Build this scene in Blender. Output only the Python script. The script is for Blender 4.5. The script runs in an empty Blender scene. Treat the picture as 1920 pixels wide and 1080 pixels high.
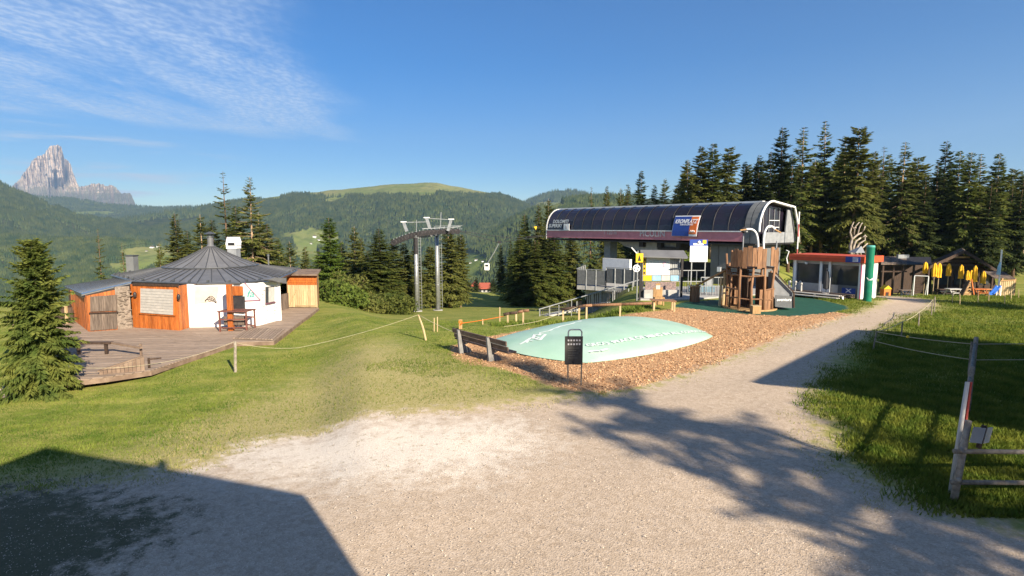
import bpy, math, random
import numpy as np
from mathutils import Vector, Matrix
R = math.radians
scene = bpy.context.scene
COL = scene.collection

# ------------------------------------------------------------------ camera
FPX, CAMH, HOR = 1066.7, 4.8, 425.0
PITCH = math.atan((540 - HOR) / FPX)
cam_d = bpy.data.cameras.new('camera'); cam = bpy.data.objects.new('camera', cam_d); COL.objects.link(cam)
cam_d.sensor_width = 36.0; cam_d.lens = FPX / 1920 * 36.0
cam_d.clip_start = 0.05; cam_d.clip_end = 60000
cam.location = (0, 0, CAMH); cam.rotation_euler = (R(90) - PITCH, 0, 0)
scene.camera = cam

# ------------------------------------------------------------------ light
SUN_A, SUN_EL = 34.0, 26.8          # light travels 34 deg to the left of forward
LD = np.array([-math.sin(R(SUN_A)), math.cos(R(SUN_A))])      # horizontal travel direction
ICOT = 1 / math.tan(R(SUN_EL))
sd = bpy.data.lights.new('sun', 'SUN'); so = bpy.data.objects.new('sun', sd); COL.objects.link(so)
sd.energy = 4.9; sd.angle = R(0.55); sd.color = (1.0, 0.88, 0.70)
tdir = Vector((LD[0] * math.cos(R(SUN_EL)), LD[1] * math.cos(R(SUN_EL)), -math.sin(R(SUN_EL))))
so.rotation_euler = tdir.to_track_quat('-Z', 'Y').to_euler()
so.location = (20, -30, 40)

world = bpy.data.worlds.new('World'); scene.world = world; world.use_nodes = True
wt = world.node_tree; wt.nodes.clear()
def wn(t, **k):
    n = wt.nodes.new(t)
    for a, b in k.items(): setattr(n, a, b)
    return n
def wm(op, a, b=None, c=None, clamp=False):
    n = wn('ShaderNodeMath', operation=op, use_clamp=clamp)
    for i, v in enumerate((a, b, c)):
        if v is None: continue
        if isinstance(v, (int, float)): n.inputs[i].default_value = v
        else: wt.links.new(v, n.inputs[i])
    return n.outputs[0]
def wramp(x, a, b):
    n = wn('ShaderNodeMapRange', interpolation_type='SMOOTHSTEP')
    wt.links.new(x, n.inputs[0]); n.inputs[1].default_value = a; n.inputs[2].default_value = b
    return n.outputs[0]
sky = wn('ShaderNodeTexSky', sky_type='NISHITA', sun_disc=False, sun_elevation=R(SUN_EL),
         air_density=0.95, dust_density=0.6, ozone_density=2.6, altitude=1100)
sun_az = math.atan2(-tdir.x, -tdir.y)        # compass angle from +Y towards +X
sky.sun_rotation = sun_az
tc = wn('ShaderNodeTexCoord')
sep = wn('ShaderNodeSeparateXYZ'); wt.links.new(tc.outputs['Generated'], sep.inputs[0])
zc_ = wm('MAXIMUM', sep.outputs[2], 0.02)
cx = wm('DIVIDE', sep.outputs[0], zc_); cy = wm('DIVIDE', sep.outputs[1], zc_)
comb = wn('ShaderNodeCombineXYZ'); wt.links.new(cx, comb.inputs[0]); wt.links.new(cy, comb.inputs[1])
def wnoise(scale, detail=4, stretch=(1, 1, 1), rot=0, vec=None, rough=.55):
    mp = wn('ShaderNodeMapping'); mp.inputs['Scale'].default_value = stretch; mp.inputs['Rotation'].default_value = (0, 0, rot)
    wt.links.new(vec or comb.outputs[0], mp.inputs[0])
    n = wn('ShaderNodeTexNoise'); n.inputs['Scale'].default_value = scale; n.inputs['Detail'].default_value = detail
    n.inputs['Roughness'].default_value = rough
    wt.links.new(mp.outputs[0], n.inputs['Vector']); return n.outputs[0]
big = wnoise(0.55, 3); wob = wm('MULTIPLY', wm('SUBTRACT', big, .5), 1.6)
e1 = wm('ADD', wm('SUBTRACT', wm('MULTIPLY_ADD', cy, -.22, -.30), cx), wob)          # left of the right-hand edge
e2 = wm('ADD', wm('SUBTRACT', wm('MULTIPLY_ADD', cx, .62, 8.05), cy), wob)            # nearer than the far edge
m1 = wm('MULTIPLY', wramp(e1, -.15, .55), wramp(e2, -.2, .5))
streak = wnoise(1.1, 5, (1.6, .55, 1), R(32)); ripple = wnoise(24, 3, (1, .6, 1), R(-28), rough=.5)
dens = wm('MULTIPLY', wramp(streak, .28, .60), wm('MULTIPLY_ADD', wramp(ripple, .36, .68), .5, .5))
c1 = wm('MULTIPLY', wm('MULTIPLY', m1, dens), .66)
low = wnoise(3.2, 5, (1.1, 1.1, 15), 0, tc.outputs['Generated'])
el = sep.outputs[2]; azl = wm('DIVIDE', sep.outputs[0], wm('MAXIMUM', sep.outputs[1], .05))
m2 = wm('MULTIPLY', wm('MULTIPLY', wramp(el, .02, .05), wm('SUBTRACT', 1.0, wramp(el, .12, .22))), wm('SUBTRACT', 1.0, wramp(azl, -.62, -.42)))
c2 = wm('MULTIPLY', wm('MULTIPLY', m2, wramp(low, .50, .66)), .75)
cf = wm('MAXIMUM', c1, c2)
mixc = wn('ShaderNodeMix', data_type='RGBA'); wt.links.new(cf, mixc.inputs[0])
hsv = wn('ShaderNodeHueSaturation'); hsv.inputs['Saturation'].default_value = 1.5; hsv.inputs['Hue'].default_value = .508; wt.links.new(sky.outputs[0], hsv.inputs['Color'])
wt.links.new(hsv.outputs[0], mixc.inputs[6]); mixc.inputs[7].default_value = (6.0, 6.8, 8.0, 1)
bg = wn('ShaderNodeBackground'); bg.inputs[1].default_value = 0.062
wt.links.new(mixc.outputs[2], bg.inputs[0])
out = wn('ShaderNodeOutputWorld'); wt.links.new(bg.outputs[0], out.inputs[0])

vs = scene.view_settings
vs.view_transform = 'Standard'; vs.look = 'None'; vs.exposure = 1.15; vs.gamma = 1.0; vs.use_curve_mapping = False
scene.render.engine = 'CYCLES'
cy_ = scene.cycles
cy_.use_denoising = True; cy_.max_bounces = 6; cy_.diffuse_bounces = 3; cy_.glossy_bounces = 3
cy_.transmission_bounces = 4; cy_.transparent_max_bounces = 8; cy_.volume_bounces = 0
cy_.sample_clamp_indirect = 8; cy_.caustics_reflective = False; cy_.caustics_refractive = False

# ------------------------------------------------------------------ pixel helpers (1920x1080 photo -> places on the ground)
_c, _s = math.cos(PITCH), math.sin(PITCH)
def ray(px, py):
    x = (px - 960) / FPX; y = -(py - 540) / FPX
    return Vector((x, _c + y * _s, -_s + y * _c))
def G(px, py, z=0.0):
    d = ray(px, py); t = (z - CAMH) / d.z
    return Vector((d.x * t, d.y * t, z))
def A(px, py, Y):
    d = ray(px, py); t = Y / d.y
    return Vector((d.x * t, Y, CAMH + d.z * t))
def XA(px, Y): return (px - 960) / FPX * Y * _c

# ------------------------------------------------------------------ noise / terrain
def _h(ix, iy, s):
    n = (ix.astype(np.int64) * 374761393 + iy.astype(np.int64) * 668265263 + s * 1442695041) & 0x7fffffff
    n = ((n ^ (n >> 13)) * 1274126177) & 0x7fffffff
    return ((n ^ (n >> 16)) & 0xffff) / 65535.0
def vn(x, y, s=0):
    x = np.asarray(x, float); y = np.asarray(y, float)
    ix = np.floor(x); iy = np.floor(y); fx = x - ix; fy = y - iy
    fx = fx * fx * (3 - 2 * fx); fy = fy * fy * (3 - 2 * fy)
    a = _h(ix, iy, s); b = _h(ix + 1, iy, s); c = _h(ix, iy + 1, s); d = _h(ix + 1, iy + 1, s)
    return (a + (b - a) * fx) * (1 - fy) + (c + (d - c) * fx) * fy
def fbm(x, y, s=0, o=4):
    r = 0; a = .5; t = 0
    for i in range(o):
        r = r + a * vn(x * 2 ** i, y * 2 ** i, s + i); t += a; a *= .5
    return r / t
def ss(a, b, x):
    t = np.clip((np.asarray(x, float) - a) / (b - a), 0, 1); return t * t * (3 - 2 * t)

def Znear(x, y):
    x = np.asarray(x, float); y = np.asarray(y, float)
    u = x / np.maximum(y, 8.0)
    start = 24 + 8 * (1 - ss(-.36, -.2, u))
    d = np.clip(y - start, 0, None); d = np.where(d < 6, d * d / 12, d - 3)
    zc = -.122 * np.minimum(d, 82 - start) - .12 * np.clip(y - 103, 0, 197) - .22 * np.clip(y - 300, 0, 500)
    zl = -.65 * ss(8, 18, y) - .29 * np.clip(y - 42, 0, 700)
    wl = 1 - ss(-.37, -.25, u)
    z = zc + (zl - zc) * wl
    zr = -2.5 * ss(36, 62, y) * ss(.42, .56, u) + .02 * np.clip(y - 75, 0, 300)
    kk = .0016 * np.clip(y - 70, 0, 60); wr = ss(.12 + kk, .23 + kk, u)
    z = z + (zr - z) * wr
    z = z - .18 * ss(7, 16, y) * (1 - ss(-.75, -.55, u)) * (1 - ss(30, 60, y))
    return np.maximum(z, -232)
def bumpy(x, y):
    return (fbm(x / 3.1, y / 3.1, 5, 3) - .5) * .12
def T(x, y): return float(Znear(np.array([x]), np.array([y]))[0] + bumpy(np.array([x]), np.array([y]))[0])

def zrow(py, Y):
    yv = -(np.asarray(py, float) - 540) / FPX
    return CAMH + Y * (-_s + yv * _c) / (_c + yv * _s)
def ridge(px, Y, prof, rc, Y0, base, p=1.0, seed=1, amp=40):
    pr = np.array(prof, float)
    pyc = np.interp(px, pr[:, 0], pr[:, 1]); zc = zrow(pyc, rc)
    x = (px - 960) / FPX * Y
    t = np.clip((Y - Y0) / (rc - Y0), 0, 1)
    n = (fbm(x / (rc * .09), Y / (rc * .16), seed, 5) - .5) * 2
    gul = (1 - np.abs(fbm(x / (rc * .06), Y / (rc * .3), seed + 9, 3) * 2 - 1)) - .6
    z = base + (zc - base) * t ** p + (n * amp + gul * amp * .8) * np.sin(np.pi * np.clip(t, 0, 1)) ** .8 + (fbm(x / 60, Y / 60, seed + 3, 3) - .5) * amp * .12
    z = np.where(Y > rc, zc - (Y - rc) * .35, z)
    return np.where(Y < Y0, -9999, z)
P1 = [(-400,470),(200,420),(300,402),(400,388),(440,380),(490,372),(560,362),(640,355),(720,347),(790,342),(820,341),(840,347),(880,354),(920,362),(975,381),(1050,420),(1150,480),(2300,520)]
P2 = [(-400,520),(800,430),(900,400),(975,383),(1010,368),(1045,357),(1080,358),(1110,366),(1200,385),(1400,400),(2300,410)]
P3 = [(-400,560),(780,540),(840,490),(880,466),(920,442),(960,416),(1000,397),(1050,380),(1100,374),(1200,372),(1400,380),(2300,385)]
P4 = [(-400,190),(-200,260),(-60,312),(0,338),(30,352),(60,371),(100,388),(150,402),(250,425),(400,460),(700,540),(2300,600)]
P5 = [(-400,370),(0,366),(60,368),(110,372),(150,374),(200,384),(260,388),(300,391),(350,389),(400,386),(490,378),(700,410),(2300,480)]
P6 = [(-400,430),(-100,442),(0,448),(100,455),(200,456),(280,462),(350,468),(450,474),(600,470),(700,480),(820,505),(900,520),(2300,560)]
def Zfar(px, Y):
    x = (px - 960) / FPX * Y * _c
    z = Znear(x, Y)
    for a in ((P1, 3200, 1300, -235, .9, 21, 62), (P2, 4600, 2500, -200, 1, 33, 60), (P3, 1700, 700, -150, .85, 44, 26),
              (P4, 2700, 1300, -235, 1.05, 55, 55), (P5, 5200, 3000, -200, 1, 66, 70), (P6, 1650, 850, -238, .8, 77, 22)):
        z = np.maximum(z, ridge(px, Y, *a[:3], base=a[3], p=a[4], seed=a[5], amp=a[6]))
    return z

# ------------------------------------------------------------------ mesh builder
OFF = {}
class MB:
    def __init__(s, M=None): s.v = []; s.f = []; s.M = M
    def add(s, vs_, fs):
        n = len(s.v); M = s.M
        s.v += [tuple(M @ Vector(p)) if M else tuple(p) for p in vs_]
        s.f += [tuple(i + n for i in f) for f in fs]; return s
    def box(s, x0, x1, y0, y1, z0, z1):
        return s.add([(x0,y0,z0),(x1,y0,z0),(x1,y1,z0),(x0,y1,z0),(x0,y0,z1),(x1,y0,z1),(x1,y1,z1),(x0,y1,z1)],
                     [(0,3,2,1),(4,5,6,7),(0,1,5,4),(1,2,6,5),(2,3,7,6),(3,0,4,7)])
    def beam(s, p, q, w, h=None, up=(0,0,1)):
        p = Vector(p); q = Vector(q); d = (q - p).normalized(); h = h or w
        a = d.cross(Vector(up))
        if a.length < 1e-4: a = d.cross(Vector((1,0,0)))
        a.normalize(); b = a.cross(d).normalized(); a = a * w / 2; b = b * h / 2
        return s.add([p-a-b, p+a-b, p+a+b, p-a+b, q-a-b, q+a-b, q+a+b, q-a+b],
                     [(0,1,2,3),(4,7,6,5),(0,4,5,1),(1,5,6,2),(2,6,7,3),(3,7,4,0)])
    def path(s, pts, r, n=6, cap=True):
        pts = [Vector(p) for p in pts]; rs = r if isinstance(r, (list, tuple)) else [r] * len(pts)
        vs_, fs = [], []; ref = None
        for i, p in enumerate(pts):
            d = (pts[min(i+1, len(pts)-1)] - pts[max(i-1, 0)]).normalized()
            if ref is None:
                ref = d.cross(Vector((0,0,1)))
                if ref.length < .05: ref = d.cross(Vector((1,0,0)))
            a = (ref - d * ref.dot(d)).normalized(); ref = a; b = d.cross(a)
            for k in range(n):
                t = 2 * math.pi * k / n; vs_.append(p + (a * math.cos(t) + b * math.sin(t)) * rs[i])
        for i in range(len(pts) - 1):
            for k in range(n): fs.append((i*n+k, i*n+(k+1)%n, (i+1)*n+(k+1)%n, (i+1)*n+k))
        if cap: fs += [tuple(range(n))[::-1], tuple(range((len(pts)-1)*n, len(pts)*n))]
        return s.add(vs_, fs)
    def tube(s, p, q, r0, r1=None, n=8): return s.path([p, q], [r0, r0 if r1 is None else r1], n)
    def prism(s, pts, ext):
        n = len(pts); e = Vector(ext); P = [Vector(p) for p in pts]
        return s.add(P + [p + e for p in P], [tuple(range(n))[::-1], tuple(range(n, 2*n))] + [(i, (i+1)%n, n+(i+1)%n, n+i) for i in range(n)])
    def lathe(s, prof, c=(0,0,0), n=16):
        c = Vector(c); vs_, fs = [], []
        for r, z in prof:
            for k in range(n):
                t = 2*math.pi*k/n; vs_.append(c + Vector((r*math.cos(t), r*math.sin(t), z)))
        for i in range(len(prof)-1):
            for k in range(n): fs.append((i*n+k, i*n+(k+1)%n, (i+1)*n+(k+1)%n, (i+1)*n+k))
        fs += [tuple(range(n))[::-1], tuple(range((len(prof)-1)*n, len(prof)*n))]
        return s.add(vs_, fs)
    def slab(s, quad, t):                      # polygon given a thickness along its normal
        P = [Vector(p) for p in quad]; nrm = (P[1]-P[0]).cross(P[-1]-P[0]).normalized() * t
        return s.prism([p for p in P], nrm)
    def build(s, name, mat, parent=None, smooth=False, bevel=0, label=None, kind=None):
        me = bpy.data.meshes.new(name)
        o_ = OFF.get(parent.name, Vector()) if parent else Vector()
        me.from_pydata([(x-o_[0], y-o_[1], z-o_[2]) for x, y, z in s.v], [], s.f)
        if smooth: me.polygons.foreach_set('use_smooth', [True]*len(me.polygons))
        me.materials.append(mat); me.validate(); me.update()
        ob = bpy.data.objects.new(name, me); COL.objects.link(ob)
        if parent: ob.parent = parent; OFF[ob.name] = o_
        if bevel:
            m = ob.modifiers.new('bevel', 'BEVEL'); m.width = bevel; m.segments = 2; m.limit_method = 'ANGLE'
        if label: ob['label'] = label
        if kind: ob['kind'] = kind
        return ob
def tag(o, label=None, cat=None, group=None, kind=None):
    if label: o['label'] = label
    if cat: o['category'] = cat
    if group: o['group'] = group
    if kind: o['kind'] = kind
    return o
def thing(name, label, cat, loc=(0,0,0), group=None):
    o = bpy.data.objects.new(name, None); COL.objects.link(o); o.location = loc; o.empty_display_size = .3
    OFF[o.name] = Vector(loc); return tag(o, label, cat, group)
def npmesh(name, V, F, mat, parent=None, smooth=False, kind=None):
    """numpy mesh: V (n,3), F (m,k)"""
    me = bpy.data.meshes.new(name); V = np.asarray(V, np.float32); F = np.asarray(F, np.int32); m, k = F.shape
    me.vertices.add(len(V)); me.vertices.foreach_set('co', V.ravel())
    me.loops.add(m*k); me.loops.foreach_set('vertex_index', F.ravel())
    me.polygons.add(m); me.polygons.foreach_set('loop_start', np.arange(0, m*k, k, dtype=np.int32))
    if smooth: me.polygons.foreach_set('use_smooth', np.ones(m, bool))
    me.update(calc_edges=True); me.materials.append(mat)
    ob = bpy.data.objects.new(name, me); COL.objects.link(ob)
    if parent: ob.parent = parent
    if kind: ob['kind'] = kind
    return ob
def copy_tree(o, parent=None):
    c = o.copy(); COL.objects.link(c); c.parent = parent
    for ch in o.children: copy_tree(ch, c)
    return c
def text_geo(s, size, shear=0, bold=0, sx=1.0):
    cu = bpy.data.curves.new('lettering', 'FONT'); cu.body = s; cu.size = size; cu.align_x = 'CENTER'; cu.align_y = 'CENTER'
    cu.shear = shear; cu.offset = bold; cu.resolution_u = 3
    o = bpy.data.objects.new('lettering', cu); COL.objects.link(o)
    dg = bpy.context.evaluated_depsgraph_get(); me = bpy.data.meshes.new_from_object(o.evaluated_get(dg))
    vs_ = [(v.co.x * sx, v.co.y) for v in me.vertices]; fs = [tuple(p.vertices) for p in me.polygons]
    bpy.data.objects.remove(o); bpy.data.curves.remove(cu); bpy.data.meshes.remove(me)
    return vs_, fs
def lettering(s, size, fn, mat, parent, shear=0, bold=0, sx=1.0, name='lettering'):
    vs_, fs = text_geo(s, size, shear, bold, sx); mb = MB(); mb.add([fn(x, y) for x, y in vs_], fs)
    return mb.build(name, mat, parent)

# ------------------------------------------------------------------ materials
MATS = {}
def mat(name, col, col2=None, scale=5, rough=.7, bump=0, bscale=30, metal=0, stretch=(1,1,1), rand=0., spec=.35, detail=5, lo=.35, hi=.65, transl=0, coat=0):
    m = bpy.data.materials.new(name); m.use_nodes = True; nt = m.node_tree; N = nt.nodes; L = nt.links
    b = N['Principled BSDF']; b.inputs['Roughness'].default_value = rough; b.inputs['Metallic'].default_value = metal
    b.inputs['Specular IOR Level'].default_value = spec
    if coat: b.inputs['Coat Weight'].default_value = coat
    tc = N.new('ShaderNodeTexCoord'); mp = N.new('ShaderNodeMapping'); mp.inputs['Scale'].default_value = stretch
    L.new(tc.outputs['Object'], mp.inputs[0])
    oi = N.new('ShaderNodeObjectInfo')
    ad = N.new('ShaderNodeVectorMath'); ad.operation = 'MULTIPLY_ADD'
    L.new(oi.outputs['Random'], ad.inputs[0]); ad.inputs[1].default_value = (37, 17, 53); L.new(mp.outputs[0], ad.inputs[2])
    col2 = col2 or tuple(c * .82 for c in col)
    nz = N.new('ShaderNodeTexNoise'); nz.inputs['Scale'].default_value = scale; nz.inputs['Detail'].default_value = detail
    L.new(ad.outputs[0], nz.inputs['Vector'])
    mr = N.new('ShaderNodeMapRange'); mr.inputs[1].default_value = lo; mr.inputs[2].default_value = hi; L.new(nz.outputs[0], mr.inputs[0])
    mx = N.new('ShaderNodeMix'); mx.data_type = 'RGBA'; L.new(mr.outputs[0], mx.inputs[0])
    mx.inputs[6].default_value = (*col, 1); mx.inputs[7].default_value = (*col2, 1)
    o = mx.outputs[2]
    if rand:
        hs = N.new('ShaderNodeHueSaturation'); L.new(o, hs.inputs['Color'])
        r2 = N.new('ShaderNodeMapRange'); r2.inputs[3].default_value = 1-rand; r2.inputs[4].default_value = 1+rand
        L.new(oi.outputs['Random'], r2.inputs[0]); L.new(r2.outputs[0], hs.inputs['Value']); o = hs.outputs[0]
    L.new(o, b.inputs['Base Color'])
    if bump:
        n2 = N.new('ShaderNodeTexNoise'); n2.inputs['Scale'].default_value = bscale; n2.inputs['Detail'].default_value = 4
        L.new(ad.outputs[0], n2.inputs['Vector'])
        bp = N.new('ShaderNodeBump'); bp.inputs['Strength'].default_value = bump; bp.inputs['Distance'].default_value = .02
        L.new(n2.outputs[0], bp.inputs['Height']); L.new(bp.outputs[0], b.inputs['Normal'])
    if transl:
        tr = N.new('ShaderNodeBsdfTranslucent'); L.new(o, tr.inputs[0]); ms = N.new('ShaderNodeMixShader'); ms.inputs[0].default_value = transl
        L.new(b.outputs[0], ms.inputs[1]); L.new(tr.outputs[0], ms.inputs[2]); L.new(ms.outputs[0], N['Material Output'].inputs[0])
    MATS[name] = m; return m
grain = (9, 9, .7)
M_orange = mat('orange_wood', (.50,.15,.03), (.30,.075,.014), 3, .55, .25, 40, stretch=grain, rand=.28)
M_greywood = mat('weathered_wood', (.17,.13,.10), (.08,.058,.045), 3, .85, .35, 40, stretch=grain, rand=.2)
M_deck = mat('deck_wood', (.33,.25,.19), (.21,.155,.115), 2.5, .8, .25, 30, stretch=(.8,9,9), rand=.16)
M_deckedge = mat('deck_edge_wood', (.24,.17,.12), (.15,.1,.07), 3, .8, .2)
M_rawwood = mat('raw_wood', (.42,.26,.12), (.26,.15,.065), 3, .8, .25, 40, stretch=grain, rand=.2)
M_playwood = mat('play_wood', (.29,.155,.08), (.15,.078,.042), 3, .75, .3, 40, stretch=grain, rand=.25)
M_palewood = mat('pale_wood', (.55,.42,.24), (.38,.27,.14), 3, .8, .2, 40, stretch=grain, rand=.15)
M_darkwood = mat('dark_wood', (.075,.045,.03), (.035,.022,.015), 3, .8, .3, 40, stretch=grain, rand=.2)
M_fencewood = mat('old_fence_wood', (.30,.26,.21), (.17,.14,.11), 4, .85, .35, 40, stretch=(3,3,3), rand=.15)
M_shingle = mat('wooden_shingle', (.20,.155,.125), (.10,.078,.062), 4, .95, .4, 20, rand=.25, spec=.1)
M_stucco = mat('white_stucco', (.84,.81,.76), (.74,.70,.66), 1.6, .9, .25, 25)
M_rubble = mat('rubble_stone', (.27,.22,.175), (.17,.135,.105), 9, .9, .6, 14)
M_roof = mat('grey_sheet_roof', (.165,.165,.17), (.13,.13,.135), 1.5, .5, 0, metal=.15, rand=.07)
M_roofsky = mat('painted_sky_sheen_roof', (.15,.23,.35), (.12,.19,.30), 2, .35, 0, metal=.25)  # blue reflection of the sky put into the sheet colour
M_seam = mat('roof_seam', (.085,.088,.095), None, 3, .45, metal=.4)
M_gutter = mat('gutter_metal', (.20,.205,.205), (.15,.155,.155), 3, .35, metal=.7)
M_shutter = mat('shutter_slat', (.44,.41,.37), (.36,.34,.31), 4, .6, rand=.05)
M_white = mat('white_paint', (.80,.80,.78), (.70,.70,.69), 3, .55, .05)
M_offwhite = mat('off_white', (.50,.48,.44), (.42,.40,.37), 3, .6, .1)
M_steel = mat('galvanised_steel', (.42,.43,.43), (.30,.31,.31), 6, .45, .05, metal=.6, rand=.06)
M_greysteel = mat('grey_painted_steel', (.27,.28,.29), (.21,.22,.23), 3, .5, .05, rand=.05)
M_darksteel = mat('dark_steel', (.05,.045,.045), (.03,.028,.03), 5, .5, .1, metal=.4, rand=.2)
M_black = mat('black_rubber', (.018,.018,.02), None, 5, .6)
M_glass = mat('tinted_glass', (.012,.013,.02), (.018,.012,.022), 1.2, .09, 0, spec=.5, rand=.25)
M_window = mat('window_glass', (.03,.035,.04), (.05,.055,.06), 1.2, .08, 0, spec=.5)
M_maroon = mat('maroon_panel', (.55,.21,.245), (.48,.18,.21), 2, .42, rand=.05)
M_concrete = mat('concrete', (.40,.39,.37), (.30,.29,.275), 3, .9, .25, 20)
M_greypanel = mat('grey_panel', (.16,.165,.165), (.13,.135,.135), 2, .6, .05, rand=.06)
M_blue = mat('blue_print', (.02,.06,.30), (.02,.05,.24), 3, .4)
M_lightblue = mat('light_blue_print', (.20,.42,.62), (.30,.50,.62), 5, .5)
M_orangeprint = mat('orange_print', (.72,.16,.02), None, 3, .4)
M_yellow = mat('yellow_print', (.80,.50,.02), None, 3, .45)
M_whiteprint = mat('white_print', (.82,.82,.82), (.78,.78,.78), 3, .5)
M_greyprint = mat('grey_print', (.55,.52,.53), None, 3, .5)
M_red = mat('red_orange_metal', (.55,.085,.03), (.46,.07,.025), 2, .45, .03, rand=.05)
M_greentube = mat('green_plastic', (.006,.17,.10), (.005,.13,.075), 3, .32, spec=.5)
M_mint = mat('mint_membrane', (.32,.50,.38), (.40,.56,.45), .5, .5, .35, 1.6, spec=.5)
M_whitelog = mat('white_ink', (.78,.83,.79), None, 4, .5)
M_rubbermat = mat('green_rubber_mat', (.014,.085,.052), (.009,.06,.038), 3, .8, .3, 60)
M_umb = mat('yellow_fabric', (.85,.46,.015), (.68,.34,.012), 4, .75, .2, 12)
M_darkfabric = mat('dark_fabric', (.04,.04,.045), None, 4, .8)
M_bluepl = mat('blue_plastic', (.03,.12,.45), None, 4, .35)
M_orangepl = mat('orange_plastic', (.75,.20,.04), None, 4, .5)
M_rope = mat('pale_rope', (.50,.44,.30), (.38,.33,.21), 20, .85)
M_wire = mat('steel_cable', (.07,.07,.07), None, 9, .5, metal=.5)
M_bark = mat('spruce_bark', (.22,.135,.085), (.10,.06,.04), 3, .9, .6, 12, stretch=(4,4,1), rand=.2)
M_palebark = mat('pale_bark', (.44,.31,.20), (.25,.165,.10), 3, .9, .5, 12, stretch=(4,4,1), rand=.1)
M_driftwood = mat('bleached_driftwood', (.42,.36,.29), (.24,.20,.16), 5, .9, .4, 20)
ORD = ['first','second','third','fourth','fifth','sixth','seventh','eighth','ninth','tenth','eleventh','twelfth','thirteenth','fourteenth','fifteenth','sixteenth','seventeenth','eighteenth','nineteenth','twentieth']
def leafmat(name, a, b, rand=.25, tr=.36, sc=1.1):
    return mat(name, a, b, sc, .75, 0, rand=rand, spec=.15, detail=3, transl=tr)
M_needle = leafmat('spruce_needles', (.07,.105,.022), (.17,.185,.04))
M_needle_olive = leafmat('olive_needles', (.095,.115,.026), (.185,.185,.048), .2)
M_needle_light = leafmat('light_needles', (.085,.14,.02), (.15,.205,.035), .1)
M_needle_dark = leafmat('dark_needles', (.035,.058,.018), (.085,.105,.03), .2)
M_bush = leafmat('bush_leaves', (.07,.11,.018), (.15,.19,.035), .25, .3, 2)
M_farforest = leafmat('far_forest_needles', (.03,.058,.02), (.095,.115,.032), 0, .1, .03)

# ================================================================== GROUND
def poly_sdf(x, y, poly):
    """signed distance, positive inside"""
    P = np.array([(p[0], p[1]) for p in poly], float); n = len(P)
    best = np.full(x.shape, 1e9); ins = np.zeros(x.shape, bool)
    for i in range(n):
        a = P[i]; b = P[(i+1) % n]; e = b - a
        t = np.clip(((x-a[0])*e[0] + (y-a[1])*e[1]) / (e @ e), 0, 1)
        best = np.minimum(best, np.hypot(x-a[0]-t*e[0], y-a[1]-t*e[1]))
        c = (a[1] > y) != (b[1] > y)
        with np.errstate(divide='ignore', invalid='ignore'):
            ins ^= c & (x < (b[0]-a[0]) * (y-a[1]) / (b[1]-a[1] + 1e-12) + a[0])
    return np.where(ins, best, -best)
def gp(lst, z=0): return [tuple(G(px, py, z))[:2] for px, py in lst]
GRAVEL = [(-16, 9.6), (-9.5, 10.4)] + gp([(300,868),(400,845),(455,806),(560,786),(700,772),(860,764),(1000,752),(1100,741),(1185,733),(1290,700),(1420,655),(1490,622),(1560,600),(1610,588),(1650,573),(1668,560),(1655,551),(1630,547),
      (1640,543),(1690,549),(1712,554),(1738,562),(1745,574),(1700,590),(1650,612),(1600,640),(1556,668),(1532,700),(1512,735),(1520,780),(1545,840),(1590,885),(1680,925),(1760,955),(1920,1005)]) + [(14, 6), (14, -30), (-16, -30)]
DRY = gp([(-100,900),(250,820),(330,770),(430,740),(560,690),(660,650),(720,640),(800,665),(880,690),(960,720),(1060,745),(1000,790),(500,850)])
CHIPS = gp([(842,650),(870,640),(915,632),(1030,606),(1150,590),(1235,583),(1290,574),(1400,570),(1500,578),(1600,590),(1560,602),(1490,622),(1420,652),(1290,697),(1185,729),(1075,733),(1010,716),(940,690),(880,684),(850,668)])
MATP = gp([(1255,574),(1290,566),(1380,560),(1470,552),(1530,560),(1585,574),(1590,580),(1545,588),(1480,593),(1410,590),(1330,583)])
GREENB = gp([(0,700),(120,720),(330,700),(560,640),(640,620),(560,690),(430,735),(300,770),(180,830),(0,900)])
def axis(segs):
    r = []
    for a, b, st in segs: r += list(np.arange(a, b, st))
    return np.array(r + [segs[-1][1]], float)
xs = axis([(-150,-28,5), (-28,-20,.8), (-20,30,.24), (30,46,.6), (46,150,5)])
ys = axis([(-60,0,4), (0,6,.6), (6,36,.24), (36,60,.6), (60,144,2)])
GX, GY = np.meshgrid(xs, ys); gx, gy = GX.ravel(), GY.ravel()
gz = Znear(gx, gy) + bumpy(gx, gy) * np.where(gy > 3, 1, .3)
s_g = poly_sdf(gx, gy, GRAVEL); s_c = poly_sdf(gx, gy, CHIPS); s_d = poly_sdf(gx, gy, DRY); s_m = poly_sdf(gx, gy, MATP)
wob1 = (fbm(gx/1.2, gy/1.2, 11, 3) - .5)
gz = gz + np.where(s_m > -.3, -(bumpy(gx, gy)), 0) - .03 * ss(-.2, .3, s_g) 
nx, ny = len(xs), len(ys)
idx = np.arange(nx*ny).reshape(ny, nx)
Fq = np.stack([idx[:-1,:-1], idx[:-1,1:], idx[1:,1:], idx[1:,:-1]], -1).reshape(-1, 4)
def fc(a): return a[Fq].mean(1)
fg, fch, fm = fc(s_g + wob1*.5), fc(s_c + wob1*.4), fc(s_m)
cls = np.where(fm > 0, 3, np.where(fch > 0, 2, np.where(fg > 0, 1, 0)))

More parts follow.
